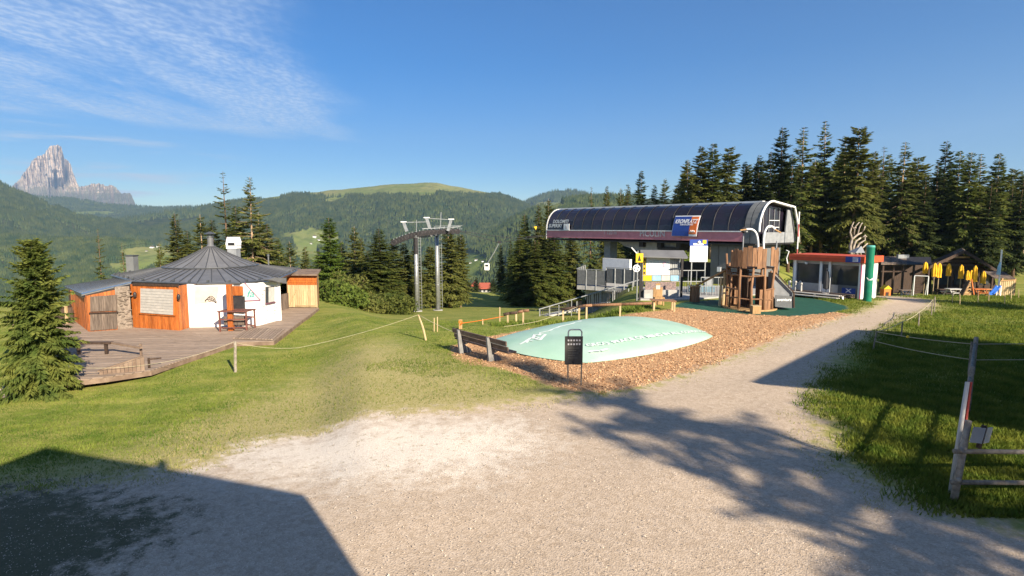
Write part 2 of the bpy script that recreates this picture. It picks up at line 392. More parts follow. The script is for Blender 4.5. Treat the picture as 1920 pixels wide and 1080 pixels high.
mg = bpy.data.materials.new('ground_surface'); mg.use_nodes = True; nt = mg.node_tree; N = nt.nodes; L = nt.links
bs = N['Principled BSDF']; bs.inputs['Specular IOR Level'].default_value = .15
geo = N.new('ShaderNodeNewGeometry')
def gn(scale, detail=5, rough=.6, stretch=None):
    n = N.new('ShaderNodeTexNoise'); n.inputs['Scale'].default_value = scale; n.inputs['Detail'].default_value = detail; n.inputs['Roughness'].default_value = rough
    if stretch:
        mp = N.new('ShaderNodeMapping'); mp.inputs['Scale'].default_value = stretch; L.new(geo.outputs['Position'], mp.inputs[0]); L.new(mp.outputs[0], n.inputs['Vector'])
    else: L.new(geo.outputs['Position'], n.inputs['Vector'])
    return n.outputs[0]
def gm(op, a, b=None, c=None, clamp=False):
    n = N.new('ShaderNodeMath'); n.operation = op; n.use_clamp = clamp
    for i, v in enumerate((a, b, c)):
        if v is None: continue
        if isinstance(v, (int, float)): n.inputs[i].default_value = v
        else: L.new(v, n.inputs[i])
    return n.outputs[0]
def gr(x, a, b, smooth=True):
    n = N.new('ShaderNodeMapRange'); n.interpolation_type = 'SMOOTHSTEP' if smooth else 'LINEAR'
    L.new(x, n.inputs[0]); n.inputs[1].default_value = a; n.inputs[2].default_value = b; return n.outputs[0]
def gmix(f, a, b):
    n = N.new('ShaderNodeMix'); n.data_type = 'RGBA'
    if isinstance(f, (int, float)): n.inputs[0].default_value = f
    else: L.new(f, n.inputs[0])
    for i, v in ((6, a), (7, b)):
        if isinstance(v, tuple): n.inputs[i].default_value = (*v, 1)
        else: L.new(v, n.inputs[i])
    return n.outputs[2]
def att(name):
    n = N.new('ShaderNodeAttribute'); n.attribute_name = name; return n.outputs['Fac']
nA, nB, nC, nD = gn(.55, 4), gn(3.2, 5), gn(22, 4, .7), gn(75, 3, .7)
vor = N.new('ShaderNodeTexVoronoi'); vor.inputs['Scale'].default_value = 36; L.new(geo.outputs['Position'], vor.inputs['Vector'])
vor2 = N.new('ShaderNodeTexVoronoi'); vor2.inputs['Scale'].default_value = 11; L.new(geo.outputs['Position'], vor2.inputs['Vector'])
def vcol(v):
    s_ = N.new('ShaderNodeSeparateColor'); L.new(v.outputs['Color'], s_.inputs[0]); return s_.outputs[0]
grass = gmix(gr(nA, .35, .65), gmix(gr(nC, .3, .7), (.08,.13,.018), (.21,.24,.04)), gmix(gr(nC, .3, .7), (.15,.17,.028), (.33,.31,.075)))
grass = gmix(gm('MULTIPLY', gr(nB, .5, .72), .5), grass, (.36,.31,.11))
mow = gn(.9, 3, .5, (.35, 1.6, 1)); grass = gmix(gm('MULTIPLY', gr(mow, .5, .64), .35), grass, (.40,.35,.10))
dry = gmix(gr(nC, .35, .65), (.50,.40,.205), (.24,.225,.06)); dry = gmix(gm('MULTIPLY', gr(nD, .55, .68), .5), dry, (.40,.35,.25))
stone = gmix(vcol(vor), (.33,.25,.18), (.56,.445,.335)); stone = gmix(gr(nD, .3, .7), stone, gmix(vcol(vor2), (.39,.305,.22), (.54,.44,.34)))
stone = gmix(gm('MULTIPLY', gr(nB, .56, .7), .4), stone, (.33,.245,.17))
pale = gmix(gr(nD, .35, .65), (.50,.42,.33), (.86,.78,.67)); pale = gmix(gm('MULTIPLY', gr(gn(6, 5, .75), .56, .66), .7), pale, (.33,.255,.15))
chip = gmix(vcol(vor), (.24,.12,.055), (.66,.40,.21)); chip = gmix(gm('MULTIPLY', gr(nC, .5, .7), .45), chip, (.70,.50,.32)); chip = gmix(gm('MULTIPLY', gr(nB, .52, .66), .4), chip, (.30,.18,.09))
w1 = gm('MULTIPLY', gm('SUBTRACT', nB, .5), 1.7); w2 = gm('MULTIPLY', gm('SUBTRACT', nC, .5), .9); wsum = gm('ADD', w1, w2)
f_dry = gr(gm('ADD', att('dry'), gm('MULTIPLY', gm('ADD', wsum, gm('MULTIPLY', gm('SUBTRACT', gn(9, 4, .7), .5), 2.6)), 1.7)), -2.0, 1.4)
f_g = gr(gm('ADD', att('gravel'), gm('MULTIPLY', wsum, 1.5)), -.5, .4)
f_gd = gr(gm('ADD', att('gravel'), gm('MULTIPLY', wsum, 1.7)), -1.3, .1)
f_c = gr(gm('ADD', att('chips'), gm('MULTIPLY', wsum, .55)), -.2, .15)
f_p = gr(gm('ADD', att('pale'), gm('MULTIPLY', wsum, 2.6)), -1.2, 1.2)
col = gmix(gm('MULTIPLY', f_dry, .8), grass, dry); col = gmix(gm('MULTIPLY', f_gd, .8), col, dry)
col = gmix(f_c, col, chip); col = gmix(f_g, col, gmix(f_p, stone, pale))
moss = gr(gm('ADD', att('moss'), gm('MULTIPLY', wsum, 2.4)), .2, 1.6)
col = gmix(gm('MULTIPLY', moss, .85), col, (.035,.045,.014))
L.new(col, bs.inputs['Base Color']); bs.inputs['Roughness'].default_value = .95
hgt = gm('ADD', gm('MULTIPLY', vor.outputs['Distance'], 1.1), gm('ADD', gm('MULTIPLY', nC, .8), gm('MULTIPLY', nD, .6)))
bp = N.new('ShaderNodeBump'); bp.inputs['Strength'].default_value = .42; bp.inputs['Distance'].default_value = .014
L.new(hgt, bp.inputs['Height']); L.new(bp.outputs[0], bs.inputs['Normal'])

PALE = gp([(400,850),(470,805),(600,790),(800,785),(960,790),(1000,830),(900,880),(700,900),(560,890)])
s_p = poly_sdf(gx, gy, PALE)
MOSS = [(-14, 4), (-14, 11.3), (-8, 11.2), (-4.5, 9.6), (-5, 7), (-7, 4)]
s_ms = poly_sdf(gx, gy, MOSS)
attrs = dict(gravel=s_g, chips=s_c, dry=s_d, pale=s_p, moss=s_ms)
def sub_ground(name, k, m_, lift=0):
    f = Fq[cls == k]; u_, inv = np.unique(f, return_inverse=True)
    V = np.stack([gx[u_], gy[u_], gz[u_] + lift], -1)
    ob = npmesh(name, V, inv.reshape(-1, 4), m_, smooth=True, kind='structure')
    for an, av in attrs.items():
        a_ = ob.data.attributes.new(an, 'FLOAT', 'POINT'); a_.data.foreach_set('value', av[u_].astype(np.float32))
    return ob
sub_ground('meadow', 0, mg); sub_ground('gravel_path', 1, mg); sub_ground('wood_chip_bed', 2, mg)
sub_ground('rubber_mat', 3, M_rubbermat, .012)

PAVE = [Vector(G(*p)) for p in [(1196,563),(1290,563),(1360,557),(1490,549),(1482,536),(1205,540)]]
tag(MB().prism([(p.x, p.y, .075) for p in PAVE], (0,0,-.6)).build('pavement', M_concrete), kind='structure')
# grass blades, chips and stones: nobody could count them
rng = np.random.default_rng(3)
def gdata(x, y): return poly_sdf(x, y, GRAVEL) , poly_sdf(x, y, CHIPS), poly_sdf(x, y, DRY), poly_sdf(x, y, MATP)
DECKP = gp([(108,717),(200,706),(283,694),(442,641),(513,639),(598,577),(560,566),(130,580),(20,600)], -.45)
def scatter(n, y0, y1, u0=-1.0, u1=1.0, p=1.0):
    """random points inside the view wedge, density falling with distance"""
    t = rng.random(n) ** p; y = y0 * (y1 / y0) ** t; u = rng.uniform(u0, u1, n)
    return u * y, y
def blades(n, y0, y1, hmin, hmax, u0, u1, name, m_, keep):
    x, y = scatter(n, y0, y1, u0, u1); k = keep(x, y); x, y = x[k], y[k]; n = len(x)
    z = Znear(x, y) + bumpy(x, y) - .01
    a = rng.uniform(0, 6.28, n); h = rng.uniform(hmin, hmax, n) * (1 + .6 * (vn(x/1.5, y/1.5, 8) - .5)); w = h * .09 + .005
    b = np.stack([x, y, z], -1); dx = np.stack([np.cos(a)*w, np.sin(a)*w, np.zeros(n)], -1)
    l = rng.uniform(0, 6.28, n); tip = b + np.stack([np.cos(l)*h*.55, np.sin(l)*h*.55, h], -1)
    V = np.stack([b - dx, b + dx, tip], 1).reshape(-1, 3)
    return npmesh(name, V, np.arange(n*3).reshape(-1, 3), m_, kind='stuff')
M_blade = leafmat('grass_blades', (.085,.145,.02), (.22,.26,.045), 0, .35, 1.3)
M_blade_dry = leafmat('dry_grass_blades', (.38,.33,.14), (.24,.25,.07), 0, .3, 2)
def kgrass(x, y):
    g, c, d, m_ = gdata(x, y); w = (fbm(x/1.3, y/1.3, 4, 3) - .5) * 1.6; dk = poly_sdf(x, y, DECKP)
    pr = 1 - .85*ss(-1.6, .8, d + w)
    return (rng.random(len(x)) < ss(-.1, 1.5, -(g + w*1.3))) & (c + w*.4 < -.1) & (m_ < -.1) & (poly_sdf(x, y, PAVE) < 0) & (dk < -.1) & (rng.random(len(x)) < pr)
tag(blades(300000, 9.5, 34, .025, .085, -.95, .55, 'mown_grass', M_blade, kgrass), 'short green grass blades of the mown meadow', 'grass')
M_blade_tall = leafmat('tall_grass_blades', (.075,.125,.014), (.19,.21,.03), 0, .3, 1.6)  # slightly darker, more olive green for the longer grass
tag(blades(230000, 9.0, 42, .04, .15, .50, .98, 'tall_grass', M_blade_tall, kgrass), 'longer dark green grass right of the gravel path', 'grass')
def kdry(x, y):
    g, c, d, m_ = gdata(x, y); w = (fbm(x/.7, y/.7, 14, 3) - .5) * 2.0; dk = poly_sdf(x, y, DECKP)
    return (dk < -.1) & (c < -.05) & (m_ < -.1) & (((d + w > -.2) & (g + w < .1)) | ((np.abs(g + w + .3) < .75) & (rng.random(len(x)) < .5)))
tag(blades(110000, 8.5, 32, .015, .06, -.95, .75, 'dry_grass', M_blade_dry, kdry), 'yellowed sparse grass between meadow and gravel', 'grass')
def kweed(x, y):
    c = poly_sdf(x, y, WEEDS); w = (fbm(x/.8, y/.8, 24, 2) - .5) * 1.2
    return c + w > 0
WEEDS = gp([(930,606),(1060,596),(1200,584),(1225,577),(1180,571),(1060,580),(930,598)])
tag(blades(26000, 26, 36, .10, .30, -.1, .35, 'weed_strip', M_blade, kweed), 'tall weeds along the far edge of the mint bouncing pillow', 'weeds')
WEEDS = gp([(690,690),(760,650),(840,640),(905,690),(830,705)])
tag(blades(16000, 17, 26, .03, .085, -.3, 0, 'tall_grass', M_blade, kweed), 'lush grass tuft left of the wooden park bench', 'grass')
def flakes(name, n, y0, y1, u0, u1, keep, size, m_, flat=.5, label=None, cat=None):
    x, y = scatter(n, y0, y1, u0, u1); k = keep(x, y); x, y = x[k], y[k]; n = len(x)
    z = Znear(x, y) + bumpy(x, y) + rng.uniform(0, size*.5, n)
    a = rng.uniform(0, 6.28, n); l = rng.uniform(.5, 1.3, n)*size; w = l*rng.uniform(.35, .7, n); ti = rng.normal(0, flat, n)
    d1 = np.stack([np.cos(a)*l, np.sin(a)*l, np.sin(ti)*l], -1); d2 = np.stack([-np.sin(a)*w, np.cos(a)*w, rng.normal(0, flat*.7, n)*w], -1)
    c = np.stack([x, y, z], -1); up = np.array([0, 0, 1.0]) * (w*.6)[:, None]
    V = np.stack([c-d1-up*.4, c+d2*.9-up*.4, c+d1-up*.4, c-d2-up*.4, c+up], 1).reshape(-1, 3)
    i = np.arange(n)[:, None]*5
    F = np.concatenate([i+np.array([[0,1,4]]), i+np.array([[1,2,4]]), i+np.array([[2,3,4]]), i+np.array([[3,0,4]])], 0)
    return tag(npmesh(name, V, F, m_, kind='stuff'), label, cat)
M_chipA = mat('wood_chip', (.66,.42,.23), (.32,.16,.075), 9, .85, lo=.4, hi=.6)
M_stoneA = mat('gravel_stone', (.66,.56,.45), (.34,.27,.21), 14, .9, lo=.4, hi=.6)
flakes('wood_chips', 30000, 16, 34, -.15, .62, lambda x, y: (poly_sdf(x, y, MATP) < -.1) & (poly_sdf(x, y, CHIPS) + (fbm(x/.9, y/.9, 31, 3)-.5)*1.1 > 0), .045, M_chipA, .6, 'loose orange brown wood chips around the bouncing pillow', 'wood chips')
def kst(x, y):
    g = poly_sdf(x, y, GRAVEL); return (g + (fbm(x/.9, y/.9, 41, 3)-.5)*1.5 > .0)
flakes('gravel_stones', 26000, 7.0, 22, -.95, .95, kst, .0115, M_stoneA, .5, 'loose pale stones lying on the gravel yard', 'gravel')

# ================================================================== FAR HILLS
pxs = np.concatenate([np.arange(-420, 1240, 7), np.arange(1240, 2360, 28)]).astype(float)
Ys = np.concatenate([np.geomspace(118, 900, 46)[:-1], np.linspace(900, 2000, 56)[:-1], np.linspace(2000, 5400, 90)])
PX, YY = np.meshgrid(pxs, Ys); px_, yy_ = PX.ravel(), YY.ravel()
zz_ = Zfar(px_, yy_); xx_ = (px_ - 960) / FPX * yy_ * _c
zz_ = zz_ - np.where(yy_ < 146, 1.2, 0)
def proj_y(z, Y):
    k = (z - CAMH) / Y; yv = (k * _c + _s) / (_c - k * _s); return 540 - FPX * yv
def is_pasture(px, Y, z):
    py = proj_y(z, Y)
    n = fbm(px/55, py/16, 91, 4)
    alp = (Y > 2300) & (Y < 3600) & (py + (n-.5)*26 < np.interp(px, [480,560,640,720,800,860,930,960], [376,371,371,372,368,364,358,350])) & (px > 470) & (px < 965)
    blob = np.zeros(px.shape, bool)
    for cx_, cy_2, rx, ry in ((275,478,55,17),(230,505,50,14),(590,452,44,22),(575,480,30,18),(885,492,26,20),(878,522,22,14),(105,388,22,3),(180,399,45,4),(1030,385,30,8),(335,500,50,14),(520,500,40,15)):
        blob |= ((px-cx_)/rx)**2 + ((py-cy_2)/ry)**2 + (n-.5)*1.6 < 1
    strip = (fbm(px/90, py/22, 97, 3) > .80) & (Y > 1000)
    return alp | blob | strip
past = is_pasture(px_, yy_, zz_)
nC_, nR_ = len(pxs), len(Ys)
ix2 = np.arange(nC_*nR_).reshape(nR_, nC_)
Fh = np.stack([ix2[:-1,:-1], ix2[:-1,1:], ix2[1:,1:], ix2[1:,:-1]], -1).reshape(-1, 4)
mh = bpy.data.materials.new('hill_surface'); mh.use_nodes = True; nt = mh.node_tree; N = nt.nodes; L = nt.links
bs = N['Principled BSDF']; bs.inputs['Roughness'].default_value = 1; bs.inputs['Specular IOR Level'].default_value = 0
geo = N.new('ShaderNodeNewGeometry')
h1, h2 = gn(.004, 5), gn(.03, 4)
pas = gmix(gr(h1, .35, .65), (.15,.19,.045), (.25,.24,.085)); pas = gmix(gm('MULTIPLY', gr(h2, .45, .65), .5), pas, (.07,.10,.025))
flo = gmix(gr(h2, .35, .65), (.025,.042,.016), (.06,.07,.03))
L.new(gmix(gr(att('pasture'), .3, .7), flo, pas), bs.inputs['Base Color'])
hills = npmesh('hills', np.stack([xx_, yy_, zz_], -1), Fh, mh, smooth=True, kind='structure')
a_ = hills.data.attributes.new('pasture', 'FLOAT', 'POINT'); a_.data.foreach_set('value', past.astype(np.float32))

def cones(n, px0, px1, Y0, Y1, hr, sides, seed, tiers=1):
    g = np.random.default_rng(seed)
    Y = np.sqrt(g.uniform(Y0*Y0, Y1*Y1, n)); px = g.uniform(px0, px1, n); z = Zfar(px, Y)
    py = proj_y(z, Y)
    k = ~is_pasture(px, Y, z) & (py < 640) & (py > 330)
    fl = fbm((px-960)*Y/FPX/130, Y/130, 71, 3)
    k &= (g.random(n) < np.clip((fl-.22)*4, .15, 1))
    Y, px, z = Y[k], px[k], z[k]; n = len(Y); x = (px-960)/FPX*Y*_c
    h = g.uniform(*hr, n) * (1 - .3*(fl[k] < .4)); r = h * g.uniform(.16, .26, n); a0 = g.uniform(0, 6.28, n)
    vs_, fs = [], []; base = 0
    for t in range(tiers):
        zb = z + h * (.0 if t == 0 else .42) - (2 if t == 0 else 0); zt = z + h * (1.0 if t == tiers-1 else .72); rr = r * (1 if t == 0 else .66)
        ring = [np.stack([x + rr*np.cos(a0 + 6.2832*i/sides), y_ + rr*np.sin(a0 + 6.2832*i/sides), zb], -1) for i in range(sides) for y_ in (Y,)]
        V = np.stack(ring + [np.stack([x, Y, zt], -1)], 1).reshape(-1, 3)
        b = np.arange(n)[:, None]*(sides+1) + base
        for i in range(sides): fs.append(b + np.array([[i, (i+1) % sides, sides]]))
        vs_.append(V); base += len(V)
    return np.concatenate(vs_), np.concatenate(fs)
def forest(name, label, specs):
    Vs, Fs, b = [], [], 0
    for sp in specs:
        V, F = cones(*sp); Vs.append(V); Fs.append(F + b); b += len(V)
    tag(npmesh(name, np.concatenate(Vs), np.concatenate(Fs), M_farforest, kind='stuff'), label, 'forest')
forest('distant_forest', 'dark conifer forest covering the hazy hills across the valley',
       [(52000, -60, 620, 1050, 1680, (13, 24), 5, 1, 2), (34000, 560, 1200, 720, 1720, (11, 21), 5, 2, 2),
        (44000, -60, 520, 1680, 2720, (15, 26), 4, 3, 1), (62000, 380, 1150, 1680, 3250, (15, 26), 4, 4, 1),
        (26000, -60, 560, 3000, 5200, (20, 32), 4, 5, 1), (14000, 880, 1280, 2600, 4600, (18, 30), 4, 6, 1)])

# ================================================================== ROCK PEAK
RK = [(22,362),(30,349),(45,336),(55,322),(62,315),(70,303),(83,293),(96,288),(99,281),(106,275),(113,272),(121,272),(127,275),(128.5,283),(131,295),(138,301),(142,306),(144,318),(147,330),(151,343),(154,349),(165,350),(172,347),(180,345),(190,344),(198,347),(207,349),(214,346),(219,347),(224,353),(231,361),(240,363),(249,364),(254,374),(258,386),(262,392)]
rk = np.array(RK, float)
cols = np.arange(20, 263, .62); rows = 110; RC = 8000.0
PXr, Tt = np.meshgrid(cols, np.linspace(0, 1, rows)); pr_, tr_ = PXr.ravel(), Tt.ravel()
top = np.interp(pr_, rk[:,0], rk[:,1]) + (vn(pr_*.55, pr_*0, 3) - .5) * 2.6 + (vn(pr_*.18, pr_*0, 13) - .5) * 2
pyr = 402 + (top - 402) * tr_
foot = np.interp(pyr, [270, 350, 362, 402], [0, 60, 180, 900])             # scree apron comes forward
ribs = np.abs(fbm(pr_/5.5, pyr/60, 17, 4) - .5) * 2; ribs2 = fbm(pr_/2.2, pyr/26, 27, 4); ledge = fbm(pr_/40, pyr/3.2, 37, 2)
depth = ribs*330 + ribs2*170 + ledge*18
cleft = np.exp(-((pr_ - (133.5 - (pyr-300)*.05))/4.2)**2) * ss(352, 335, pyr) * ss(285, 300, pyr)
cleft2 = np.exp(-((pr_ - 112)/3.5)**2) * ss(356, 345, pyr) * ss(316, 326, pyr)
tower = np.exp(-((pr_ - 116)/13)**2) * ss(352, 330, pyr)
Yr = RC - foot + depth + cleft*520 + cleft2*260 - tower*260 + np.abs(pr_-118)*2.0 
zr_ = zrow(pyr, Yr); xr_ = (pr_-960)/FPX*Yr*_c
nc, nr = len(cols), rows
ir = np.arange(nc*nr).reshape(nr, nc)
Fr = np.stack([ir[:-1,:-1], ir[:-1,1:], ir[1:,1:], ir[1:,:-1]], -1).reshape(-1, 4)
Vr = np.stack([xr_, Yr, zr_], -1)
crest = ir[-1]; bk = Vr[crest] * np.array([1.1, 1.1, 1]) + np.array([0, 0, -900]); ib = len(Vr) + np.arange(nc)
Fb = np.stack([crest[:-1], crest[1:], ib[1:], ib[:-1]], -1)
M_rock = bpy.data.materials.new('dolomite_rock'); M_rock.use_nodes = True; nt = M_rock.node_tree; N = nt.nodes; L = nt.links
bs = N['Principled BSDF']; bs.inputs['Roughness'].default_value = 1; bs.inputs['Specular IOR Level'].default_value = 0
geo = N.new('ShaderNodeNewGeometry')
q1, q2 = gn(.006, 6, .7, (1, 1, .35)), gn(.02, 5, .7, (.3, .3, 1.6))
rc_ = gmix(gr(q1, .35, .65), (.60,.49,.40), (.38,.31,.26)); rc_ = gmix(gm('MULTIPLY', gr(q2, .5, .62), .45), rc_, (.62,.54,.47))
sepn = N.new('ShaderNodeSeparateXYZ'); L.new(geo.outputs['Normal'], sepn.inputs[0]); sepp = N.new('ShaderNodeSeparateXYZ'); L.new(geo.outputs['Position'], sepp.inputs[0])
veg = gm('MULTIPLY', gr(gm('ADD', sepn.outputs[2], gm('MULTIPLY', gm('SUBTRACT', q1, .5), .9)), .30, .55), gr(sepp.outputs[2], 900, 420))
L.new(gmix(gm('MULTIPLY', veg, .8), rc_, (.085,.10,.045)), bs.inputs['Base Color'])
tag(npmesh('rock_peak', np.concatenate([Vr, bk]), np.concatenate([Fr, Fb]), M_rock), 'bare grey dolomite rock tower rising above the forested ridge', 'mountain', kind='structure')

# ================================================================== HAZE
hz = MB().box(-7500, 7000, -150, 9800, -260, 1500)
M_haze = bpy.data.materials.new('valley_air'); M_haze.use_nodes = True; nt = M_haze.node_tree; nt.nodes.clear()
pv = nt.nodes.new('ShaderNodeVolumePrincipled'); pv.inputs['Color'].default_value = (.47,.70,1.0,1); pv.inputs['Density'].default_value = 8.4e-5; pv.inputs['Anisotropy'].default_value = .15
mo = nt.nodes.new('ShaderNodeOutputMaterial'); nt.links.new(pv.outputs[0], mo.inputs['Volume'])
HZ = hz.build('haze', M_haze, kind='stuff'); tag(HZ, 'thin blue morning haze over the valley', 'haze')

# ================================================================== TREES
def spruce(seed, h, Rm, base=.1, levels=59, nb=(5, 7), droop=.28, twig=.75, step=.075, gap=.0, power=.78, skirt=.6, wig=.25, sticks=False):
    g = np.random.default_rng(seed); V = []; stick = MB()
    z0 = base * h; side = g.uniform(.8, 1.15, 12)
    for k in range(levels):
        t = min(.985, ((k + g.uniform(-.3, .3)) / levels) if k else 0.0); t = max(t, 0)
        t0 = t
        for b in range(g.integers(*nb) + 1):
            if g.random() < gap: continue
            t = float(np.clip(t0 + g.uniform(-1.4, 1.4)/levels, 0, .985)); z = z0 + (h - z0)*(t**.92); prof = (1 - t)**power*min(1, skirt + t*3.2)*(.8 + .4*g.random())
            az = g.uniform(0, 2*math.pi)
            Lb = max(.12, Rm * prof * g.uniform(1-wig*1.6, 1+wig) * side[int(az/6.2832*12) % 12])
            slope = -.42 + .95 * t + g.normal(0, .1)
            o = np.array([math.cos(az), math.sin(az), 0]); pz = np.array([-math.sin(az), math.cos(az), 0])
            m = max(4, int(Lb / step) * 2)
            s_ = np.linspace(.12, 1.0, m) + g.uniform(-.03, .03, m)
            dz = slope * s_ * Lb - droop * Lb * s_**2 * (1-t) + .22*Lb*np.clip(s_-.65, 0, 1)
            P = o[None]*(s_*Lb)[:, None]; P[:, 2] = z + dz
            sg = np.where(np.arange(m) % 2, 1., -1.)
            an = g.uniform(.55, 1.15, m); tl = twig * (1.15 - .62*s_) * g.uniform(.6, 1.25, m) * min(1, .42 + Lb/Rm*.75)
            D = o[None]*np.cos(an)[:, None] + pz[None]*(np.sin(an)*sg)[:, None]
            D[:, 2] = slope*.5 - .3*(1-t) - g.uniform(-.1, .75, m)*(1-t*.6); D *= tl[:, None]
            W = np.cross(D, np.array([0, 0, 1.])); W /= (np.linalg.norm(W, axis=1)[:, None]+1e-6)
            W[:, 2] += g.normal(0, .7, m); W *= (tl*g.uniform(.085, .17, m))[:, None]
            V.append(np.stack([P, P + .45*D + W, P + D, P + .5*D - W], 1))
            if sticks and Lb > .5:
                stick.path([(0, 0, z), tuple(o*Lb*.5 + np.array([0, 0, z+slope*.5*Lb-droop*.25*Lb*(1-t)])), tuple(P[-1])], [.03, .02, .008], 3, False)
    V = np.concatenate(V).reshape(-1, 3)
    # leader
    return V, np.arange(len(V)).reshape(-1, 4), stick
PROTO = {}; PRAD = {}
def make_proto(key, h, m_needle, m_bark, rbase=None, bare=0, **k):
    V, F, stick = spruce(h=h, **k)
    me = npmesh('crown', V, F, m_needle); cme = me.data; bpy.data.objects.remove(me)
    mb = MB(); r0 = rbase or h*.011
    pts = [(math.sin(i*1.7)*.02*h*.1, math.cos(i*1.3)*.02*h*.1, h*i/7 - (.6 if i == 0 else 0)) for i in range(8)]
    mb.path(pts, [r0*(1.25 if i == 0 else 1)*(1-i/7.3) + .008 for i in range(8)], 8)
    g = random.Random(k['seed'])
    for i in range(bare):                      # dead lower limbs
        z = h*g.uniform(.12, .55); a = g.uniform(0, 6.28); l = g.uniform(.5, 1.0)*k['Rm']*.7
        mb.path([(0, 0, z), (math.cos(a)*l*.6, math.sin(a)*l*.6, z-.1*l), (math.cos(a)*l, math.sin(a)*l, z-.35*l)], [.035, .02, .008], 4, False)
    mb.add(stick.v, stick.f)
    t = mb.build('trunk', m_bark, smooth=True); tme = t.data; bpy.data.objects.remove(t)
    PROTO[key] = (h, cme, tme); PRAD[key] = k['Rm']
make_proto('dense_a', 20, M_needle, M_bark, seed=1, Rm=3.0, base=.06, levels=67, nb=(6, 8))
make_proto('dense_b', 20, M_needle_dark, M_bark, seed=2, Rm=3.3, base=.10, levels=62, nb=(5, 8), wig=.32)
make_proto('olive_a', 20, M_needle_olive, M_bark, seed=3, Rm=2.7, base=.10, levels=65, nb=(5, 8), wig=.3)
make_proto('olive_b', 20, M_needle_olive, M_palebark, seed=4, Rm=3.4, base=.16, levels=54, nb=(5, 7), wig=.38, gap=.1, bare=24)
make_proto('forest_a', 24, M_needle, M_palebark, seed=5, Rm=2.7, base=.22, power=.6, levels=62, nb=(4, 7), wig=.34, gap=.06, bare=22, twig=.9)
make_proto('forest_b', 24, M_needle_olive, M_palebark, seed=6, Rm=2.3, base=.30, power=.55, levels=57, nb=(4, 7), wig=.38, gap=.1, bare=26, twig=.9)
make_proto('forest_c', 24, M_needle_dark, M_bark, seed=7, Rm=3.0, base=.14, power=.66, levels=59, nb=(4, 7), wig=.36, gap=.08, bare=14, twig=.9)
make_proto('forest_d', 24, M_needle_olive, M_palebark, seed=25, Rm=2.4, base=.36, power=.45, levels=58, nb=(4, 7), wig=.5, gap=.16, bare=36, twig=.95, droop=.4)
make_proto('forest_e', 24, M_needle, M_palebark, seed=26, Rm=2.6, base=.26, power=.8, levels=54, nb=(4, 6), wig=.55, gap=.2, bare=30, twig=.9, droop=.35, sticks=True)
make_proto('sparse', 20, M_needle, M_bark, seed=8, Rm=2.9, base=.12, levels=33, nb=(3, 5), wig=.45, gap=.25, bare=10, sticks=True, twig=.7, power=.9)
make_proto('larch', 20, M_needle_light, M_bark, seed=9, Rm=2.3, base=.04, levels=70, nb=(5, 8), wig=.42, droop=.1, power=.55, skirt=.5)
make_proto('column', 20, M_needle_olive, M_palebark, seed=10, Rm=2.3, base=.12, levels=65, nb=(5, 8), wig=.35, power=.5, skirt=.7, bare=10)
make_proto('ragged', 20, M_needle_olive, M_palebark, seed=11, Rm=3.8, base=.14, levels=44, nb=(4, 6), wig=.5, gap=.18, bare=40, sticks=True, power=.8)
make_proto('young', 5.6, M_needle, M_bark, rbase=.075, seed=12, Rm=1.35, base=.01, levels=80, nb=(7, 9), twig=.34, step=.03, wig=.42, power=.42, skirt=.8)
TREE_N = 0
def tree_at(x, y, z, ztop, key, label, wid=1.0, group=None, name='spruce_tree', rot=None):
    global TREE_N
    h, cme, tme = PROTO[key]; s_ = (ztop - z) / h; TREE_N += 1
    g = random.Random(TREE_N * 7 + 1)
    root = thing(name, label, 'tree', (x, y, z), group)
    root.scale = (s_*wid, s_*wid, s_); root.rotation_euler = (g.uniform(-.015, .015), g.uniform(-.015, .015), g.uniform(0, 6.28) if rot is None else rot)
    for nm, me in (('trunk', tme), ('crown', cme)):
        o = bpy.data.objects.new(nm, me); COL.objects.link(o); o.parent = root
    return root
def tree(px, pytop, Y, key, label, wid=1.0, group=None, name='spruce_tree', dz=0):
    p = A(px, pytop, Y); z = T(p.x, Y) - .1 + dz
    if Y > 118: z = float(Zfar(np.array([float(px)]), np.array([float(Y)]))[0]) - .3
    if wid > 3: wid = wid * Y / FPX / (2 * PRAD[key] * (p.z - z) / PROTO[key][0])
    return tree_at(p.x, Y, z, p.z, key, label, wid, group, name)
# trees near and behind the pavilion
tree(54, 452, 18.6, 'young', 'bushy young spruce at the left edge beside the deck', 122)
tree(183, 428, 60, 'sparse', 'thin see-through conifer with a bare trunk behind the annexe roof', 42)
tree(231, 455, 66, 'sparse', 'small sparse conifer just left of the square flue box', 36)
tree(328, 400, 62, 'olive_a', 'spruce left of the pavilion peak, lower than its neighbours', 84)
tree(372, 402, 60, 'olive_b', 'olive spruce right behind the pavilion roof peak', 96)
tree(418, 321, 58, 'sparse', 'tallest thin conifer with an airy top behind the white-capped chimney', 88)
tree(466, 331, 56, 'ragged', 'broad ragged conifer with bare dead limbs right of the white-capped chimney', 128)
tree(440, 385, 60, 'dense_a', 'dark spruce filling the gap between the two tallest conifers', 100)
tree(500, 420, 58, 'olive_a', 'low olive spruce behind the right end of the pavilion roof', 96)
tree(350, 432, 64, 'dense_a', 'short spruce between the two left of the pavilion peak', 74)
tree(401, 412, 63, 'olive_a', 'olive spruce between the vent pipe and the airy conifer', 84)
tree(484, 398, 60, 'olive_b', 'dead-limbed spruce leaning on the right of the broad ragged conifer', 90)
tree(521, 446, 64, 'dense_a', 'low dark spruce above the right tip of the pavilion roof', 80)
tree(300, 455, 68, 'olive_b', 'low olive spruce over the left half of the pavilion roof', 50)
tree(541, 452, 60, 'olive_b', 'small olive spruce behind the plank shed', 70)
tree(571, 462, 62, 'olive_a', 'smallest olive spruce peeking over the right end of the plank shed', 60)
tree(618, 408, 52, 'larch', 'bright green columnar larch right of the plank shed', 62, name='larch_tree')
tree(664, 424, 56, 'olive_b', 'slim grey-green spruce between the larch and the dark broad spruce', 66)
